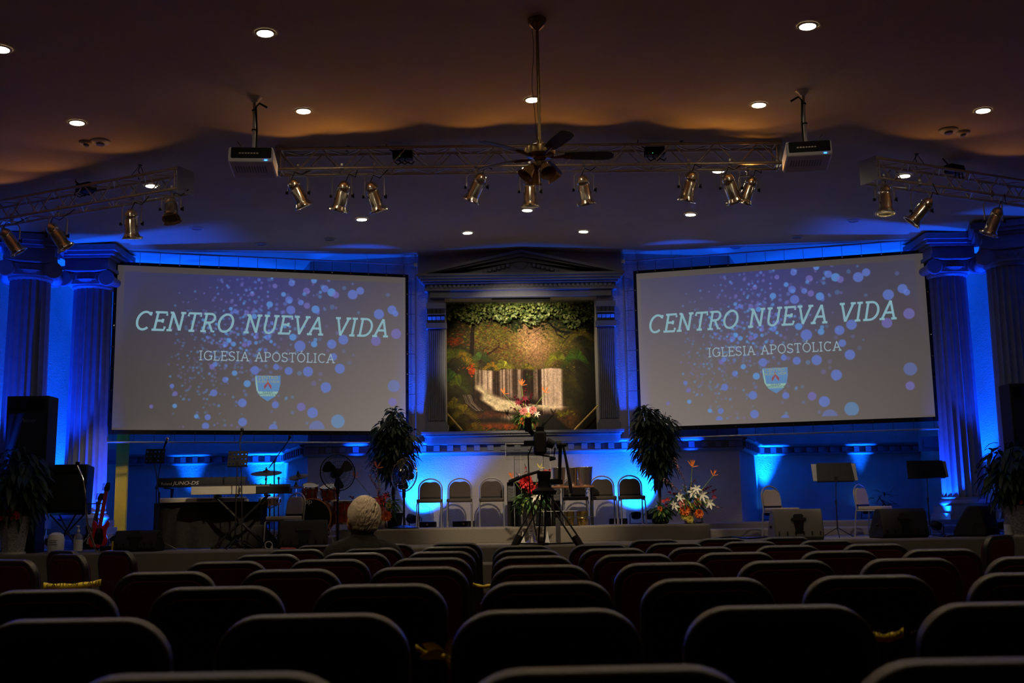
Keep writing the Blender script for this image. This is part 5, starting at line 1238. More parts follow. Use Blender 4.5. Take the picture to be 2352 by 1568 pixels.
def planter(px,Ypl,py0,py1,label,seed,rad,tall,flower=None):
    p=at(px,py1,Ypl); r=thing('potted_plant',label,'plant',(p.x,Ypl,ZS)); h=zof(px,py0,Ypl)-ZS; w2=.235
    m=MB(); m.lathe([(w2*.66,0),(w2*.7,.02),(w2,h),(w2*1.06,h+.02),(w2*1.02,h+.03),(w2*.9,h)],n=8 if seed==3 else 28); obj('pot',m,MT['pot'],r)
    m=MB(); m.lathe([(w2*.75,0),(w2*.75,.03)],n=20,cap=True); obj('saucer',m,MT['offwhite'],r)
    m=MB(); g=random.Random(seed)
    for i in range(10): a=g.uniform(0,6.28); m.tube([(0,0,h),(.1*math.cos(a),.1*math.sin(a),h+.3),(.3*math.cos(a)*rad,.25*math.sin(a),h+tall*g.uniform(.5,.95))],[.012,.009,.004],5)
    obj('stems',m,MT['bark'],r)
    m=MB(); leaves(m,(0,0,h+tall*.55),(rad*.42,.26,tall*.55),330,.22,.085,seed,.7,.15); obj('foliage',m,MT['leaf'],r,smooth=180)
    m=MB()
    for i in range(9): bloom_round(m,(g.uniform(-.2,.2),-.25,h+g.uniform(0,.12)),.035,g,10)
    obj('red_blooms',m,MT['red'],r,smooth=180)
planter(30,16.68,1190,1258,'large leafy plant in a speckled pot at the far left front',3,1.0,.98)
planter(2345,16.68,1165,1230,'large leafy plant in a speckled pot at the far right front',4,1.1,.95)
# bottles, jug
def pump(px,Yb,label,h=.40,w2=.06):
    p=at(px,1255,Yb); r=thing('sanitizer_bottle',label,'bottle',(p.x,Yb,ZS))
    m=MB(); m.lathe([(w2,0),(w2*1.05,.01),(w2*1.05,h*.55),(w2*.8,h*.66),(w2*.3,h*.72),(w2*.3,h*.76)],n=20); obj('bottle_body',m,MT['clearplastic'],r)
    m=MB(); m.lathe([(w2*1.07,h*.08),(w2*1.07,h*.48)],n=20,cap=False); obj('label_wrap',m,MT['paper'],r)
    m=MB(); m.lathe([(w2*.35,h*.76),(w2*.35,h*.84),(w2*.12,h*.86),(w2*.12,h*.96)],n=12); m.cbox((0,-.02,h*.97),(.022,.07,.02)); obj('pump',m,MT['white'],r)
pump(179,16.6,'clear pump bottle of sanitizer left of the red guitar'); pump(2320,16.65,'clear pump bottle of sanitizer beside the right plant pot',h=.38)
p=at(125,1258,16.65); r=thing('white_jug','rounded white container standing by the left plant pot','container',(p.x,16.7,ZS))
m=MB(); m.lathe([(.10,0),(.115,.03),(.12,.20),(.10,.27),(.05,.30),(.001,.305)],n=24); obj('container_body',m,MT['white'],r); m=MB(); m.box(-.07,.07,-.125,-.115,.13,.135); m.box(-.07,.05,-.125,-.115,.16,.165); m.box(-.06,.07,-.125,-.115,.19,.195); obj('printed_lines',m,MT['dim'],r)
def guitar(px,pyb,pyt,Yg,label,body,rz=0,tilt=8,lean=4):
    p=at(px,pyb,Yg); r=thing('electric_guitar',label,'guitar',(p.x,Yg,ZS+.06)); H=zof(px,pyt,Yg)-p.z
    T=Matrix.Rotation(R(rz),4,'Z')@Matrix.Rotation(R(-tilt),4,'X')@Matrix.Rotation(R(-lean),4,'Y')
    bl=H*.42
    out=[(0,0),(.10,.0),(.165,.06),(.175,.14),(.135,.22),(.13,.29),(.16,.38),(.13,.43),(.07,.36),(.03,.34),(-.03,.34),(-.08,.38),(-.14,.42),(-.165,.36),(-.13,.27),(-.14,.20),(-.18,.12),(-.16,.04),(-.10,.0)]
    # smooth outline
    P=[]
    n=len(out)
    for i in range(n):
        a,b,c,d=[Vector(out[(i+k)%n]) for k in (-1,0,1,2)]
        for t in (0,.33,.66):
            P.append(tuple(.5*((2*b)+(-a+c)*t+(2*a-5*b+4*c-d)*t*t+(-a+3*b-3*c+d)*t**3)))
    k=bl/.43
    m=MB(); m.prism([(x*.78,z*k) for x,z in P],-.022,.022,T); bd=obj('guitar_body',m,body,r,bevel=.008)
    m=MB(); m.prism([(-.05,.06*k),(.07,.05*k),(.08,.16*k),(.04,.30*k),(-.04,.30*k),(-.06,.2*k)],-.026,-.022,T); obj('pickguard',m,MT['black'] if body!=MT['black'] else MT['offwhite'],bd)
    m=MB(); m.box(-.026,.026,-.040,-.018,bl*.72,H*.86,T); obj('neck',m,MT['guitar_red'] if body==MT['guitar_red'] else MT['wood'],r)
    m=MB(); m.prism([(-.028,H*.86),(.028,H*.86),(.05,H*.90),(.035,H),(-.02,H*.99),(-.04,H*.90)],-.034,-.016,T); hd=obj('headstock',m,MT['black'],r)
    m=MB()
    for i in range(6): m.cbox((-.055,-.025,H*(.88+.02*i)),(.03,.012,.010),T)
    obj('tuning_pegs',m,MT['chrome'],hd)
    m=MB()
    for i in range(6): x=-.018+.0072*i; m.tube([T@Vector((x,-.044,bl*.2)),T@Vector((x,-.044,H*.88))],.0012,4)
    obj('strings',m,MT['chrome'],r)
guitar(223,1249,1097,17.0,'glossy red electric guitar on a stand at the left',MT['guitar_red'],lean=-5)
guitar(206,1247,1120,17.25,'dark electric guitar with pale edge behind the red guitar',MT['black'],lean=-8)
p=at(215,1252,17.15); r=thing('guitar_stand','black and chrome stand holding the two guitars','stand',(p.x,17.15,ZS))
m=MB(); m.tube([(0,.2,0),(0,.05,.75)],.011,6); m.tube([(-.22,-.22,.01),(0,.12,.35),(.22,-.22,.01)],.011,6); obj('stand_frame',m,MT['steel'],r)
m=MB(); m.tube([(-.18,-.13,.055),(.18,-.13,.055)],.010,6); m.tube([(-.12,0,.72),(.14,0,.72)],.009,6); obj('support_arms',m,MT['black'],r)
p=at(225,1256,16.8); r=thing('chrome_stand','bent chrome tube stand rising beside the amplifier','stand',(p.x,16.8,ZS)); q=lambda x,y: at(x,y,16.8)-Vector((p.x,16.8,ZS))
m=MB(); a=[q(178,1068),q(190,1100),q(197,1150),q(200,1200),q(210,1236),q(222,1252)]; a[-1].z=.015; m.tube(a,.016,8); m.tube([a[-1],a[-1]+Vector((.35,-.05,0))],.014,8); obj('bent_tube',m,MT['chrome'],r)
m=MB(); m.lathe([(.03,0),(.03,.05)],c=a[0],n=10); obj('top_clamp',m,MT['black'],r)
p=at(250,1245,16.9); r=thing('pedal_case','small pedal case beside the left wedge monitor','pedal',(p.x,16.95,ZS)); m=MB(); m.box(-.12,.10,-.1,.1,0,.09); obj('case',m,MT['black'],r,bevel=.01); m=MB(); m.box(.06,.09,-.105,-.1,.01,.16); m.lathe([(.015,.09),(.012,.11)],n=10); obj('yellow_tag',m,MT['yellowflat'],r)
# ---- drum kit
def DQ(x,y,Yd): return at(x,y,Yd)
def drum(label,cx,cyy,Yd,r0,dp,axis,wrap,name='tom_drum',badge=None):
    c=DQ(cx,cyy,Yd); r=thing(name,label,'drum',c,group='pieces of the drum kit')
    Mq=Vector(axis).normalized().to_track_quat('Z','Y').to_matrix().to_4x4()
    m=MB(); m.lathe([(r0*.97,-dp/2),(r0*.97,dp/2)],n=36,M=Mq,cap=False); obj('shell',m,wrap,r)
    for s in (-1,1):
        m=MB(); m.lathe([(r0*.98,s*dp/2-.02),(r0*1.05,s*dp/2-.02),(r0*1.05,s*dp/2+.008),(r0*.98,s*dp/2+.01)],n=36,M=Mq,cap=False); obj('hoop',m,MT['chrome'] if name!='bass_drum' else MT['drumhoop'],r)
        m=MB(); m.lathe([(.001,s*dp/2),(r0*.98,s*dp/2)],n=36,M=Mq,cap=False); obj('drum_head',m,MT['paper'] if name!='bass_drum' else MT['black'],r)
    m=MB()
    for k in range(8):
        a=k*PI/4+.2; m.tube([Mq@Vector((r0*1.03*math.cos(a),r0*1.03*math.sin(a),-dp/2)),Mq@Vector((r0*1.03*math.cos(a),r0*1.03*math.sin(a),dp/2))],.006,5); m.cbox(Mq@Vector((r0*1.02*math.cos(a),r0*1.02*math.sin(a),0)),(.02,.02,.06))
    obj('lugs',m,MT['chrome'],r)
    return r,c
MT['drumhoop']=mat('orange_wood_hoop',(.50,.18,.05),.3,coat=.5,var=.2,scale=10)
YD=18.0
r,c=drum('cherry red tom drum left of the dark pedestal fan',712,1128,YD,.125,.20,(0.1,-.35,1),MT['drum'])
r,c=drum('cherry red tom drum partly behind the dark pedestal fan',757,1130,YD,.14,.20,(-.1,-.35,1),MT['drum'])
r,c=drum('bass drum on the floor behind the left centre wedge monitor',722,1188,YD+.1,.29,.40,(0,-1,0),MT['drum'],name='bass_drum')
bfont('pdp',.11,MT['silverink'],r,(-.20,-.207,.22),name='badge_lettering',sx=1.2)
m=MB()
for s in (-1,1): m.tube([(s*.24,-.15,-.1),(s*.36,-.25,-c.z+ZS+.01)],.010,6)
m.tube([(0,0,.28),(0,0,.40)],.018,8); m.tube([(-.12,0,.42),(.28,0,.42)],.012,8); obj('spurs_and_tom_mount',m,MT['chrome'],r)
r,c=drum('floor tom drum right of the bass drum',790,1175,YD+.2,.19,.34,(0,-.05,1),MT['drum'],name='floor_tom_drum')
m=MB()
for k in range(3): a=k*2.1; m.tube([(.2*math.cos(a),.2*math.sin(a),.05),(.2*math.cos(a),.2*math.sin(a),ZS-c.z+.01)],.009,6)
obj('legs_frame',m,MT['chrome'],r)
r,c=drum('shallow chrome snare drum left of the beige chair at the drums',620,1150,YD-.1,.16,.09,(0,-.1,1),MT['chrome'],name='snare_drum')
m=MB(); m.tube([(0,0,-.06),(0,0,ZS-c.z+.2)],.013,8)
for k in range(3): a=k*2.1+.5; m.tube([(0,0,ZS-c.z+.22),(.22*math.cos(a),.22*math.sin(a),ZS-c.z+.01)],.010,6); m.tube([(0,0,-.12),(.15*math.cos(a),.15*math.sin(a),-.05)],.009,6)
obj('snare_stand',m,MT['chrome'],r)
def cymbal(label,cx,cyy,Yd,r0,ax,stand,colr='cymbal'):
    c=DQ(cx,cyy,Yd); r=thing('cymbal',label,'cymbal',c,group='cymbals of the drum kit')
    Mq=Vector(ax).normalized().to_track_quat('Z','Y').to_matrix().to_4x4()
    m=MB(); m.lathe([(r0,-.012),(r0*.6,.006),(r0*.25,.016),(r0*.2,.035),(.01,.045),(.01,.042),(r0*.2,.031),(r0*.25,.012),(r0*.6,.002),(r0*.99,-.015)],n=40,M=Mq,cap=False); obj('cymbal_plate',m,MT[colr],r)
    m=MB(); m.lathe([(.02,.04),(.02,.06),(.01,.07),(.008,.09)],n=10,M=Mq); obj('wing_nut',m,MT['black'],r)
    m=MB(); P=[at(x,y,Yd)-c for x,y in stand]; P[-1].z=ZS-c.z+.02 if stand[-1][1]>1200 else P[-1].z; m.tube([Vector((0,0,0))]+P,.011,8)
    for qq in P[:-1]: m.lathe([(.02,-.02),(.02,.02)],c=qq,n=10)
    if stand[-1][1]>1200:
        e=P[-1]
        for k in range(3): a=k*2.1+.5; m.tube([e+Vector((0,0,.2)),e+Vector((.24*math.cos(a),.24*math.sin(a),0))],.009,6)
    obj('cymbal_stand',m,MT['chrome'],r)
cymbal('large crash cymbal lit blue from behind',612,1085,YD+.2,.25,(0,-.22,1),[(611,1100),(611,1240)])
cymbal('dark ride cymbal above the tom drums',686,1093,YD+.1,.155,(-.12,-.35,1),[(684,1103),(640,1098),(640,1240)])
cymbal('hi-hat cymbal hidden partly by the silver fronted keyboard',680,1118,YD+.5,.17,(0,-.1,1),[(680,1150),(680,1240)])
# ---- pedestal fans
def pfan(px,Yf,py_h,py_b,base,rx,label,rz,body,cage):
    p=at(px,py_b,Yf); r=thing('pedestal_fan',label,'fan',(p.x,Yf,base)); hz=zof(px,py_h,Yf)-base; R0=.28
    m=MB(); m.lathe([(.24,0),(.235,.02),(.10,.045),(.03,.06)],n=32); obj('base',m,MT['black'],r)
    m=MB(); m.tube([(0,0,.04),(0,0,hz-.15)],.017,10); m.tube([(0,0,.5),(0,0,.56)],.028,10); m.lathe([(.03,hz-.32),(.03,hz-.14)],n=12); obj('pole',m,MT['black'],r)
    T=Matrix.Translation((0,0,hz))@Matrix.Rotation(R(rz),4,'Z')@Matrix.Rotation(R(-6),4,'X')
    def tv(pts): return [T@Vector(q) for q in pts]
    m=MB(); m.lathe([(.001,.20),(.06,.19),(.075,.12),(.07,.03),(.05,.02)],n=20,M=T@Matrix.Rotation(-PI/2,4,'X')); obj('motor',m,MT[body],r)
    m=MB()
    for yy,rr_ in ((0,R0),(.012,R0),): m.tube(tv([(rr_*math.cos(t*PI/20),yy,rr_*math.sin(t*PI/20)) for t in range(40)]),.007,5,closed=True)
    for rr_,yy in ((.10,-.075),(.17,-.06),(.24,-.03)): m.tube(tv([(rr_*math.cos(t*PI/20),yy,rr_*math.sin(t*PI/20)) for t in range(40)]),.0025,4,closed=True)
    for k in range(44):
        a=k*2*PI/44; c,s=math.cos(a),math.sin(a)
        m.tube(tv([(.05*c,-.085,.05*s),(.12*c,-.075,.12*s),(.22*c,-.045,.22*s),(R0*c,0,R0*s)]),.0018,3)
    obj('front_cage',m,MT[cage],r)
    m=MB()
    for k in range(36):
        a=k*2*PI/36; c,s=math.cos(a),math.sin(a); m.tube(tv([(.07*c,.12,.07*s),(.2*c,.09,.2*s),(R0*c,.01,R0*s)]),.0018,3)
    obj('rear_cage',m,MT[cage],r)
    for k in range(3):
        a=k*2*PI/3+.4; m=MB(); vs=[]
        for j,(rad,w0,w1) in enumerate(((.03,-.35,.35),(.12,-.35,.55),(.22,-.25,.6),(.25,-.05,.45))):
            for t in (0,.5,1): an=a+w0+(w1-w0)*t; vs.append(T@Vector((rad*math.cos(an),-.03+.05*t,rad*math.sin(an))))
        m.add(vs,[(i*3+j,i*3+j+1,i*3+j+4,i*3+j+3) for i in range(3) for j in range(2)]); obj('fan_blade',m,MT[body],r,smooth=180)
    m=MB(); m.lathe([(.05,0),(.05,.01)],M=T@Matrix.Translation((0,-.083,0))@Matrix.Rotation(PI/2,4,'X'),n=20); obj('hub_badge',m,MT['black'],r)
pfan(775,17.2,1085,1232,ZS,28,'tall dark pedestal fan just left of the seated person',28,'black','black')
pfan(928,18.5,1090,1208,ZP,28,'silver pedestal fan on the platform beside the left tree',-38,'black','chrome')
# ---- small things
for x,y,l in ((815,1074,'taupe wall plate with a round knob left of the switch plate'),(828,1074,'pale wall plate with a cord plugged in')):
    p=at(x,y,WY); r=thing('wall_plate',l,'switch plate',(p.x,WY-.002,p.z)); m=MB(); m.box(-.04,.04,-.008,0,-.06,.06); obj('plate',m,MT['plate'],r,bevel=.003); m=MB(); m.lathe([(.018,0),(.014,.02)],c=(0,-.008,0),M=Matrix.Rotation(PI/2,4,'X'),n=14); obj('knob' if 'knob' in l else 'plug',m,MT['dim'] if 'knob' in l else MT['offwhite'],r)
    if 'cord' in l: m=MB(); m.tube([(0,-.02,0),(.06,-.04,-.03),(.16,-.05,-.09)],.006,6); obj('cord',m,MT['offwhite'],r)
for x,y,s,l in ((980,1168,0,'low wall outlet behind the first platform chair'),(1145,1162,0,'pale outlet panel behind the chair left of the lectern')):
    p=at(x,y,WY); tag(obj('wall_outlet',MB().box(-.05,.05,-.008,0,-.06,.06),MT['plate'],None,(p.x,WY-.001,p.z),bevel=.003),l,'outlet')
def cable(name,label,pts,rad,mtl,z=ZS): 
    P=[]
    for x,y in pts: q=atz(x,y,z+rad); P.append(q)
    # smooth
    Q=[]
    for i in range(len(P)-1):
        a,b,c,d=P[max(0,i-1)],P[i],P[i+1],P[min(len(P)-1,i+2)]
        for t in (0,.25,.5,.75): Q.append(.5*((2*b)+(-a+c)*t+(2*a-5*b+4*c-d)*t*t+(-a+3*b-3*c+d)*t**3))
    Q.append(P[-1]); o=Q[0].copy(); ob=obj(name,MB().tube([q-o for q in Q],rad,6),mtl,None,o); return tag(ob,label,'cable')
cable('stage_cable','black cable trailing along the stage edge under the keyboards',[(378,1252),(410,1255),(450,1257),(500,1254),(540,1258),(600,1254),(640,1257)],.012,MT['black'])
cable('stage_cable','thin black cable looping by the crossed keyboard stand',[(530,1250),(555,1253),(580,1250),(600,1252),(615,1249)],.009,MT['black'])
cable('stage_cable','coiled black cable in front of the left wedge monitor',[(272,1256),(300,1258),(330,1256),(345,1259),(375,1257)],.010,MT['black'])
cable('stage_cable','black cables lying on the stage left of the lit grey wedge',[(1640,1237),(1680,1233),(1720,1236),(1765,1232)],.014,MT['black'])
cable('stage_cable','blue lit cable at the foot of the far right music stand',[(2110,1230),(2140,1227),(2170,1231),(2200,1229)],.014,MT['black'])
p=at(617,1250,16.75); r=thing('cable_loop','white cable loop standing at the stage edge below the drums','cable',(p.x,16.75,ZS)); m=MB(); m.tube([(.055*math.cos(t*.3),.01*t/10,.06+.055*math.sin(t*.3)) for t in range(22)],.009,6); obj('loop',m,MT['offwhite'],r); m=MB(); m.lathe([(.02,0),(.016,.05)],c=(.05,0,0),n=10); obj('connector',m,MT['offwhite'],r)
for x0,x1,y,ml,l,s in ((645,680,1254,'redcloth','thin red cloth lying on the stage edge below the beige chair',3),(690,742,1253,'tan','tan and red folded cloth on the stage edge by the wedge monitor',4)):
    p=at((x0+x1)/2,y,16.7); w2=(x1-x0)*16.7/F/2; m=MB(); g=random.Random(s)
    vs=[(x*w2/4,yy*.03,.012+.018*g.random()*(1 if abs(x)<4 and abs(yy)<3 else 0)) for yy in range(-3,4) for x in range(-4,5)]
    m.add(vs,[(j*9+i,j*9+i+1,(j+1)*9+i+1,(j+1)*9+i) for j in range(6) for i in range(8)]); o=obj('folded_cloth',m,MT[ml],None,(p.x,16.68,ZS),smooth=180); sm=o.modifiers.new('s','SOLIDIFY'); sm.thickness=.01; tag(o,l,'cloth')
# black floor boxes behind the chairs
for x0,x1,l in ((962,1002,'low black box on the platform behind the leftmost chair'),(1040,1090,'low black box on the platform behind the second chair'),(1400,1440,'low black box on the platform behind the right chairs')):
    p=at((x0+x1)/2,1200,19.95); w2=(x1-x0)*19.9/F/2; r=thing('floor_box',l,'box',(p.x,19.95,ZP),group='low black boxes behind the platform chairs'); m=MB(); m.box(-w2,w2,-.08,.08,0,.10); obj('case',m,MT['black'],r,bevel=.008); m=MB(); m.lathe([(.02,0),(.02,.015)],c=(0,-.08,.05),M=Matrix.Rotation(PI/2,4,'X'),n=12); obj('socket',m,MT['chrome'],r)
p=at(2045,1150,19.4); r=thing('potted_plant','small dark plant behind the second beige chair','plant',(p.x,19.8,ZS+.14)); m=MB(); m.lathe([(.08,0),(.12,.22),(.10,.22)],n=18); obj('pot',m,MT['black'],r); m=MB(); leaves(m,(0,0,.42),(.16,.12,.22),40,.18,.03,77,.1,.1); obj('foliage',m,MT['leaf'],r,smooth=180)
p=at(130,1195,16.9)
# ================================================================ AUDIENCE CHAIRS
def aud_chair(loc,rz,label,group):
    r=thing('padded_chair',label,'chair',loc,rz,group)     # local front is +Y, back shell at y=0
    hw=.2235; zt=.884; z0=.43
    T=Matrix.Translation((0,0,z0))@Matrix.Rotation(R(7),4,'X')@Matrix.Translation((0,0,-z0))
    m=MB(); out=rr(-hw,hw,z0,zt,.105,8)
    m.prism(out,-.022,.022,T); obj('back_shell',m,MT['vinyl'],r,bevel=.009)
    m=MB(); m.prism(rr(-hw+.03,hw-.03,z0+.06,zt-.035,.085,8),-.026,-.02,T); obj('back_panel',m,MT['maroon'],r,bevel=.003)
    m=MB(); m.prism(rr(-hw+.02,hw-.02,z0+.05,zt-.03,.085,8),.018,.045,T); obj('back_cushion',m,MT['maroon'],r,bevel=.012)
    m=MB(); m.box(-hw+.005,hw-.005,-.018,.01,.36,z0,T); obj('lower_rail',m,MT['vinyl'],r,bevel=.004)
    m=MB(); m.prism(rr(-.215,.215,-.20,.21,.05,5,True),-.035,.035,Matrix.Translation((0,.25,.44))@Matrix.Rotation(PI/2,4,'X')); obj('seat',m,MT['maroon'],r,bevel=.018)
    m=MB(); m.tube([(-.20,.44,.40),(-.20,.03,.40),(.20,.03,.40),(.20,.44,.40)],.011,6,closed=True); obj('seat_frame',m,MT['steel'],r)
    for s in (-1,1):
        m=MB(); m.tube([(s*.215,-.015,.62),(s*.215,.0,.42),(s*.215,.06,.0)],.011,6); m.lathe([(.016,0),(.016,.02)],c=(s*.215,.06,0),n=8); obj('leg',m,MT['steel'],r)
        m=MB(); m.tube([(s*.20,.05,.40),(s*.20,.43,.40),(s*.215,.44,.36),(s*.215,.46,.0)],.011,6); m.lathe([(.016,0),(.016,.02)],c=(s*.215,.46,0),n=8); obj('leg',m,MT['steel'],r)
        m=MB(); m.lathe([(.008,0),(.008,.006)],c=(s*(hw-.02),-.022,.40),M=Matrix.Rotation(PI/2,4,'X'),n=8); obj('bolt',m,MT['chrome'],r)
    return r
ROWY=[1.70,2.68,3.80,4.97,6.05,7.07,8.10,9.20]; PX=.54
ROWN=['row nearest the camera']+[w+' row from the camera' for w in ('second','third','fourth','fifth','sixth','seventh')]+['row nearest the stage']
COLN={-3:'leftmost',-2:'second from left',-1:'third from left',0:'fourth from left',1:'fourth from right',2:'third from right',3:'second from right',4:'rightmost'}
X0=-.30
first=None
for ri,Y in enumerate(ROWY):
    for j in range(-3,5):
        if ri==7 and j in (0,1): continue
        x=X0+PX*j
        X=x-CX; u=1176+F*(X-Y*sy_)/Y
        if u-F*.24/Y>2352 or u+F*.24/Y<0: continue
        off={0:-.035+.035*j,1:-.075,2:-.03}.get(ri,0)
        lab='dark red padded chair, %s, centre block, %s'%(ROWN[ri],COLN[j])
        grp='dark red padded chairs in the centre block'
        g=random.Random(ri*20+j); a=R(g.uniform(-1.5,1.5)); loc=(x+off+g.uniform(-.008,.008),Y+g.uniform(-.02,.02),0)
        if first is None: first=aud_chair(loc,a,lab,grp); at_=tree_of(first)
        else: dup(first,at_,loc,a,lab,grp)
sg_='dark red padded chairs in the side blocks'
SIDE=[(172,1272,7.9,38,'dark red side block chair behind the caution tape at the left'),(281,1268,8.55,38,'dark red side block chair nearest the stage at the left, right of the taped one'),(45,1285,6.9,30,'dark red side block chair nearest the left edge of the photo'),
 (160,1262,8.9,38,'dark red side block chair hidden behind the taped chair'),
 (2280,1235,8.7,-40,'dark red side block chair at the right below the bottle'),(2385,1228,7.9,-40,'dark red side block chair cut by the right edge of the photo')]
for px,py,Y,rz,l in SIDE:
    p=at(px,py,Y); dup(first,at_,(p.x,Y,0),R(rz)*(1 if px<1000 else 1)*-1,l,sg_)
# paper, tapes
def tape(label,a,b,w0,text=None,knot=False):
    a=Vector(a);b=Vector(b); d=b-a; r=thing('caution_tape',label,'tape',a,math.atan2(d.y,d.x)); L=d.length; up=(b.z-a.z)
    m=MB(); n=14; vs=[]
    for i in range(n+1):
        t=i/n; s=-.015*math.sin(t*PI); x=L*t; z=up*t+s; wv=w0*(1-.25*math.sin(t*PI*3)**2)
        vs+=[(x,.003*math.sin(t*20),z-wv/2),(x,.003*math.cos(t*17),z+wv/2)]
    m.add(vs,[(2*i,2*i+2,2*i+3,2*i+1) for i in range(n)]); o=obj('tape_strip',m,MT['tape'],r,smooth=180); s_=o.modifiers.new('s','SOLIDIFY'); s_.thickness=.001
    if text:
        t_=bfont(text,w0*.8,MT['ink'],r,(L*.04,-.006,-w0*.28+up*.3),rot=(PI/2,-math.atan2(up,L),0),name='printed_text',sx=1.25)
    if knot:
        m=MB(); g=random.Random(1)
        for i in range(7): m.leaf((L*.72,0,up*.72),(g.uniform(-1,1),g.uniform(-.4,.2),g.uniform(-.6,.6)),(0,-1,0),.06,.022,.1)
        obj('knot',m,MT['tape'],r,smooth=180)
tape('yellow caution tape stretched across the left side block chairs',at(100,1345,7.55),at(232,1337,7.75),.045,'CAUTION  CAUTION')
tape('knotted yellow caution tape between two near chairs left of centre',at(955,1486,2.75),at(1046,1500,2.75),.014,None,True)
tape('yellow caution tape between two chairs at the right of the second row',at(1985,1450,2.9),at(2075,1452,2.9),.024,'LINE DO NOT')
tape('short yellow caution tape in the middle gap by the far rows',Vector((-.63,6.06,.74)),Vector((-.51,6.06,.735)),.02)
p=at(1050,1440,6.22); r=thing('paper_sheet','pale paper leaflet standing on a seat in the gap left of the middle column','paper',(p.x,6.22,.478)); m=MB(); m.box(-.05,.05,-.001,.001,0,.12,Matrix.Rotation(R(12),4,'X')); obj('sheet',m,MT['paper'],r)
# ================================================================ VIDEO CAMERA ON TRIPOD
YT=9.75; p=at(1243,1255,YT); r=thing('video_tripod','black tripod standing in the aisle before the stage','tripod',(p.x,YT,0)); O=Vector((p.x,YT,0))
Lc=lambda x,y,dy=0: at(x,y,YT+dy)-O
top=Lc(1250,1122); 
for k,(x,y,dy) in enumerate(((1186,1245,-.1),(1328,1245,-.1),(1243,1250,.42))):
    e=Lc(x,y,dy); dirv=(e-top); foot=top+dirv*(top.z/(top.z-e.z)); foot.z=0.01
    sidev=dirv.cross(Vector((0,1,0))).normalized()*.022 if k<2 else Vector((.022,0,0))
    m=MB()
    for s in (-1,1): m.tube([top+sidev*s+Vector((0,0,-.02)),e+sidev*s*1.2],.008,8)
    lg=obj('leg',m,MT['steel'],r)
    m=MB(); m.tube([e+dirv.normalized()*-.06,e+dirv.normalized()*.06],.033,8); obj('leg_clamp',m,MT['black'],lg)
    m=MB(); m.tube([e,foot],.012,8); m.lathe([(.02,0),(.015,.03)],c=foot,n=10); obj('lower_leg',m,MT['steel'],lg)
m=MB(); a,b,c=Lc(1190,1248,-.1),Lc(1325,1246,-.1),Lc(1243,1252,.42); cc=(a+b+c)/3
for q in (a,b,c): m.tube([q,cc],.008,6)
m.lathe([(.03,-.01),(.03,.01)],c=cc,n=12); obj('spreader',m,MT['black'],r)
m=MB(); m.lathe([(.10,-.03),(.11,0),(.06,.03),(.05,.10),(.06,.12),(.06,.17)],c=top+Vector((0,0,-.02)),n=20); obj('bowl_head',m,MT['black'],r)
m=MB(); P0=top+Vector((-.04,-.02,.15)); m.tube([P0,Lc(1205,1092,-.1),Lc(1178,1104,-.14)],.012,8); m.tube([Lc(1192,1097,-.12),Lc(1170,1107,-.15)],.018,8); obj('pan_handle',m,MT['black'],r)
r=thing('video_camera','black video camera with an angled viewfinder on the tripod','camera',O+top+Vector((0,0,.15))); O2=O+top+Vector((0,0,.15)); Lk=lambda x,y,dy=0: at(x,y,YT+dy)-O2
m=MB(); m.tube([Lk(1252,1104),Lk(1285,1100),Lk(1287,1022)],.016,8); m.box(*[v for pr in ((Lk(1262,1110).x,Lk(1292,1110).x),(-.05,.05),(Lk(1270,1112).z,Lk(1270,1102).z)) for v in pr]); m.tube([Lk(1287,1022),Lk(1300,1021)],.018,8); obj('support_bracket',m,MT['black'],r)
m=MB(); m.tube([Lk(1294,1025),Lk(1302,1065),Lk(1313,1133)],[.010,.012,.016],8); obj('zoom_handle',m,MT['plastic'],r)
m=MB(); c=Lk(1240,1017); m.cbox(c,(.11,.20,.20)); body=obj('camera_body',m,MT['plastic'],r,bevel=.02)
m=MB(); m.cbox(Lk(1240,988),(.07,.16,.05)); m.tube([Lk(1232,1000,-.02),Lk(1237,984,.02),Lk(1246,984,.05)],.02,8); obj('top_handle',m,MT['black'],body)
m=MB(); m.cbox(Lk(1215,1018,-.05),(.09,.06,.045)); obj('side_microphone',m,MT['black'],body)
m=MB(); m.tube([Lk(1255,1015),Lk(1272,1022)],[.045,.035],14); m.tube([Lk(1278,1022,-.02),Lk(1290,1020,-.02)],.034,14); obj('lens_barrel',m,MT['plastic'],body)
m=MB(); a=Lk(1213,975,-.05); m.tube([Lk(1226,998,-.02),Lk(1214,985,-.05)],.022,8); m.cbox(a,(.06,.05,.125)); obj('viewfinder',m,MT['black'],body,bevel=.012)
m=MB(); m.tube([Lk(1230,1043),Lk(1272,1050),Lk(1275,1028)],.008,6); m.tube([Lk(1262,1055),Lk(1276,1052)],.014,8); obj('side_arm',m,MT['black'],body)
m=MB(); m.tube([Lk(1222,1025),Lk(1213,1045),Lk(1215,1090),Lk(1218,1150,-.05),Lk(1232,1230,-.05)],.006,6); obj('camera_cable',m,MT['black'],r)
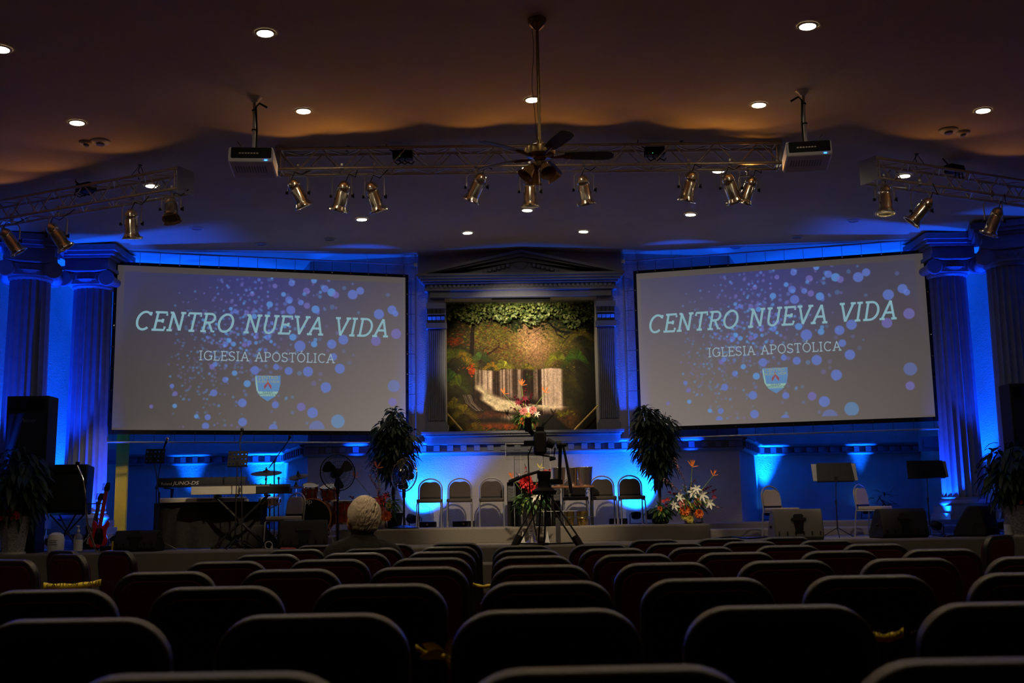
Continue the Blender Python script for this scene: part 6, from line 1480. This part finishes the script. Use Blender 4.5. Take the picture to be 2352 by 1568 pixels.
# ================================================================ SEATED PERSON (seen from behind)
YM=8.42; hd=at(833,1184,YM)
P=thing('seated_person','white haired person in a black jacket seated at the left of centre','person',(hd.x,YM,0)); 
hz=hd.z
def skin_mesh(name,joints,edges,rad,mtl,parent,sub=2,root=0):
    me=bpy.data.meshes.new(name); me.from_pydata([tuple(j) for j in joints],edges,[]); o=bpy.data.objects.new(name,me); COL.objects.link(o); o.parent=parent
    s=o.modifiers.new('skin','SKIN'); s.use_smooth_shade=True
    for i,v in enumerate(me.skin_vertices[0].data): v.radius=rad[i] if isinstance(rad[i],tuple) else (rad[i],rad[i]); v.use_root=(i==root)
    b=o.modifiers.new('sub','SUBSURF'); b.levels=sub; b.render_levels=sub
    me.materials.append(mtl); return o
sh=hz-.235
J=[(0,0,.50),(0,-.02,.66),(0,-.03,.84),(0,-.03,sh),(0,-.015,sh+.10),(0,.01,hz-.05),(0,.02,hz+.04),
   (-.17,0,sh-.01),(-.235,.02,sh-.20),(-.22,.22,.66),(-.16,.40,.60),(.17,0,sh-.01),(.235,.02,sh-.20),(.22,.22,.66),(.16,.40,.60),
   (-.11,.06,.50),(-.12,.46,.50),(-.12,.50,.08),(-.12,.60,.05),(.11,.06,.50),(.12,.46,.50),(.12,.50,.08),(.12,.60,.05)]
Ed=[(0,1),(1,2),(2,3),(3,4),(4,5),(5,6),(3,7),(7,8),(8,9),(9,10),(3,11),(11,12),(12,13),(13,14),(0,15),(15,16),(16,17),(17,18),(0,19),(19,20),(20,21),(21,22)]
Rd=[.11,.11,.11,.07,.05,.07,.075,.05,.042,.038,.030,.05,.042,.038,.030,.08,.06,.045,.04,.08,.06,.045,.04]
skin_mesh('body',J,Ed,Rd,MT['skin'],P)
# jacket: lofted rounded torso with sloping shoulders and sleeves
m=MB(); n=36; rings=[(.46,.21,.15,0),(.60,.22,.155,0),(.75,.245,.16,-.01),(.88,.27,.165,-.02),(sh-.12,.30,.165,-.03),(sh-.04,.30,.15,-.03),(sh+.015,.265,.13,-.03),(sh+.055,.185,.11,-.02),(sh+.085,.085,.08,-.01),(sh+.11,.078,.075,0)]
vs=[]
for z,a,b,yo in rings:
    for k in range(n):
        t=2*PI*k/n; c,s=math.cos(t),math.sin(t); e=.75
        wr=1+.02*noise.noise(Vector((c*2,s*2,z*7)))
        vs.append((a*math.copysign(abs(c)**e,c)*wr,yo+b*math.copysign(abs(s)**e,s)*wr,z+.008*noise.noise(Vector((c*3,s*3,z*3)))))
m.add(vs,[(i*n+k,i*n+(k+1)%n,(i+1)*n+(k+1)%n,(i+1)*n+k) for i in range(len(rings)-1) for k in range(n)])
o=obj('jacket',m,MT['jacket'],P,smooth=180); b=o.modifiers.new('s','SUBSURF'); b.levels=1; b.render_levels=2
for s in (-1,1):
    sl=MB(); sl.tube([(s*.20,-.02,sh-.03),(s*.255,0,sh-.10),(s*.275,.04,sh-.24),(s*.25,.22,.68),(s*.19,.38,.62)],[.075,.082,.075,.065,.055],16); q=obj('jacket_sleeve',sl,MT['jacket'],P,smooth=180); q.modifiers.new('s','SUBSURF').render_levels=1
m=MB(); m.lathe([(.080,sh+.085),(.088,sh+.12),(.084,sh+.15),(.074,sh+.145)],c=(0,-.005,0),n=28,cap=False); obj('jacket_collar',m,MT['jacket'],P,smooth=180)
m=MB()
for s in (-1,1): m.tube([(s*.11,-.02,.50),(s*.13,.46,.50),(s*.125,.50,.42),(s*.12,.52,.08)],[.11,.088,.082,.06],14)
obj('trousers',m,MT['jacket'],P,smooth=180)
m=MB()
for s in (-1,1): m.ell((s*.12,.60,.045),(.05,.14,.045))
obj('shoes',m,MT['black'],P,smooth=180)
# head turned slightly left: face features
HT=Matrix.Translation((0,.01,hz))@Matrix.Rotation(R(38),4,'Z')
m=MB(); m.ell((0,0,0),(.078,.098,.118),28,20,HT); 
hdo=obj('head',m,MT['skin'],P,smooth=180)
m=MB(); m.tube([HT@Vector((0,.092,.03)),HT@Vector((0,.122,-.012)),HT@Vector((0,.10,-.025))],[.010,.016,.012],10)
for s in (-1,1): m.ell(HT@Vector((s*.030,.088,.025)),(.016,.012,.010),12,8)
m.ell(HT@Vector((0,.094,-.055)),(.026,.010,.010),12,8); m.ell(HT@Vector((0,.07,-.095)),(.032,.026,.022),12,8); obj('nose_and_face',m,MT['skin'],hdo,smooth=180)
for s in (-1,1):
    m=MB(); m.ell(HT@Vector((s*.112,-.0,-.035)),(.014,.022,.036),12,8); m.ell(HT@Vector((s*.085,.03,-.06)),(.03,.04,.05),12,8); m.tube([HT@Vector((s*.122,.012*math.cos(t),-.035+.026*math.sin(t))) for t in [k*.7-1 for k in range(8)]],.005,6); obj('ear',m,MT['skin'],hdo,smooth=180)
m=MB(); 
for s in (-1,1): m.tube([HT@Vector((s*.082,0,.012)),HT@Vector((s*.068,.09,.018))],.0025,5); m.tube([HT@Vector((s*.032+.022*math.cos(t*.6),.104,.018+.018*math.sin(t*.6))) for t in range(11)],.0025,5,closed=True)
m.tube([HT@Vector((-.01,.108,.02)),HT@Vector((.01,.108,.02))],.002,5); obj('glasses',m,MT['chrome'],hdo)
m=MB()
for s in (-1,1): m.ell(HT@Vector((s*.030,.097,.025)),(.007,.005,.006),8,6)
obj('eyes',m,MT['ink'],hdo)
# hair cap with wavy strands
HC0=Vector((0,-.026,.004)); HRr=Vector((.112,.116,.136))
m=MB(); m.ell(HC0,tuple(HRr),36,26,HT,wob=.05,seed=3)
hr=obj('hair',m,MT['hair'],P,smooth=180)
m=MB(); g=random.Random(9)
for i in range(520):
    th=g.uniform(0,2*PI); ph=g.uniform(.05,2.0); d=Vector((math.sin(ph)*math.cos(th),math.sin(ph)*math.sin(th),math.cos(ph)))
    if d.y>.45 and d.z<.5: continue
    tx=Vector((-.55,-.15,-1)); tx=(tx-d*tx.dot(d)).normalized(); sdv=d.cross(tx); pts=[]; q=d.copy(); amp=g.uniform(.05,.12); f0=g.uniform(0,6)
    for k in range(8):
        q=(q+tx*.10+sdv*amp*.35*math.sin(k*1.1+f0)).normalized(); tx=(tx-q*tx.dot(q)).normalized()
        e=1.0+.045*math.sin(k*.9+f0)**2+(.05 if q.z<-.6 else 0)
        pts.append(HT@(HC0+Vector((q.x*HRr.x,q.y*HRr.y,q.z*HRr.z))*e))
    m.tube(pts,[.003,.007,.009,.009,.008,.007,.005,.001],5)
obj('hair_locks',m,MT['hair'],hr,smooth=180)
# hands resting on the thighs
for s in (-1,1):
    hx,hy,hz_=s*.15,.42,.60
    Jh=[(hx,hy-.03,hz_),(hx,hy+.04,hz_)]; Eh=[(0,1)]; Rh=[(.030,.02),(.038,.018)]
    for f,(dx,L) in enumerate(((-.027,.07),(-.009,.08),(.009,.075),(.027,.06))):
        i=len(Jh); Jh+= [(hx+dx,hy+.08,hz_+.002),(hx+dx*1.1,hy+.08+L*.55,hz_-.008),(hx+dx*1.15,hy+.08+L,hz_-.03)]; Eh+=[(1,i),(i,i+1),(i+1,i+2)]; Rh+=[.010,.009,.007]
    i=len(Jh); Jh+=[(hx-s*.045,hy+.03,hz_-.005),(hx-s*.062,hy+.075,hz_-.012)]; Eh+=[(0,i),(i,i+1)]; Rh+=[.012,.009]
    skin_mesh('hand',Jh,Eh,Rh,MT['skin'],P,sub=2)
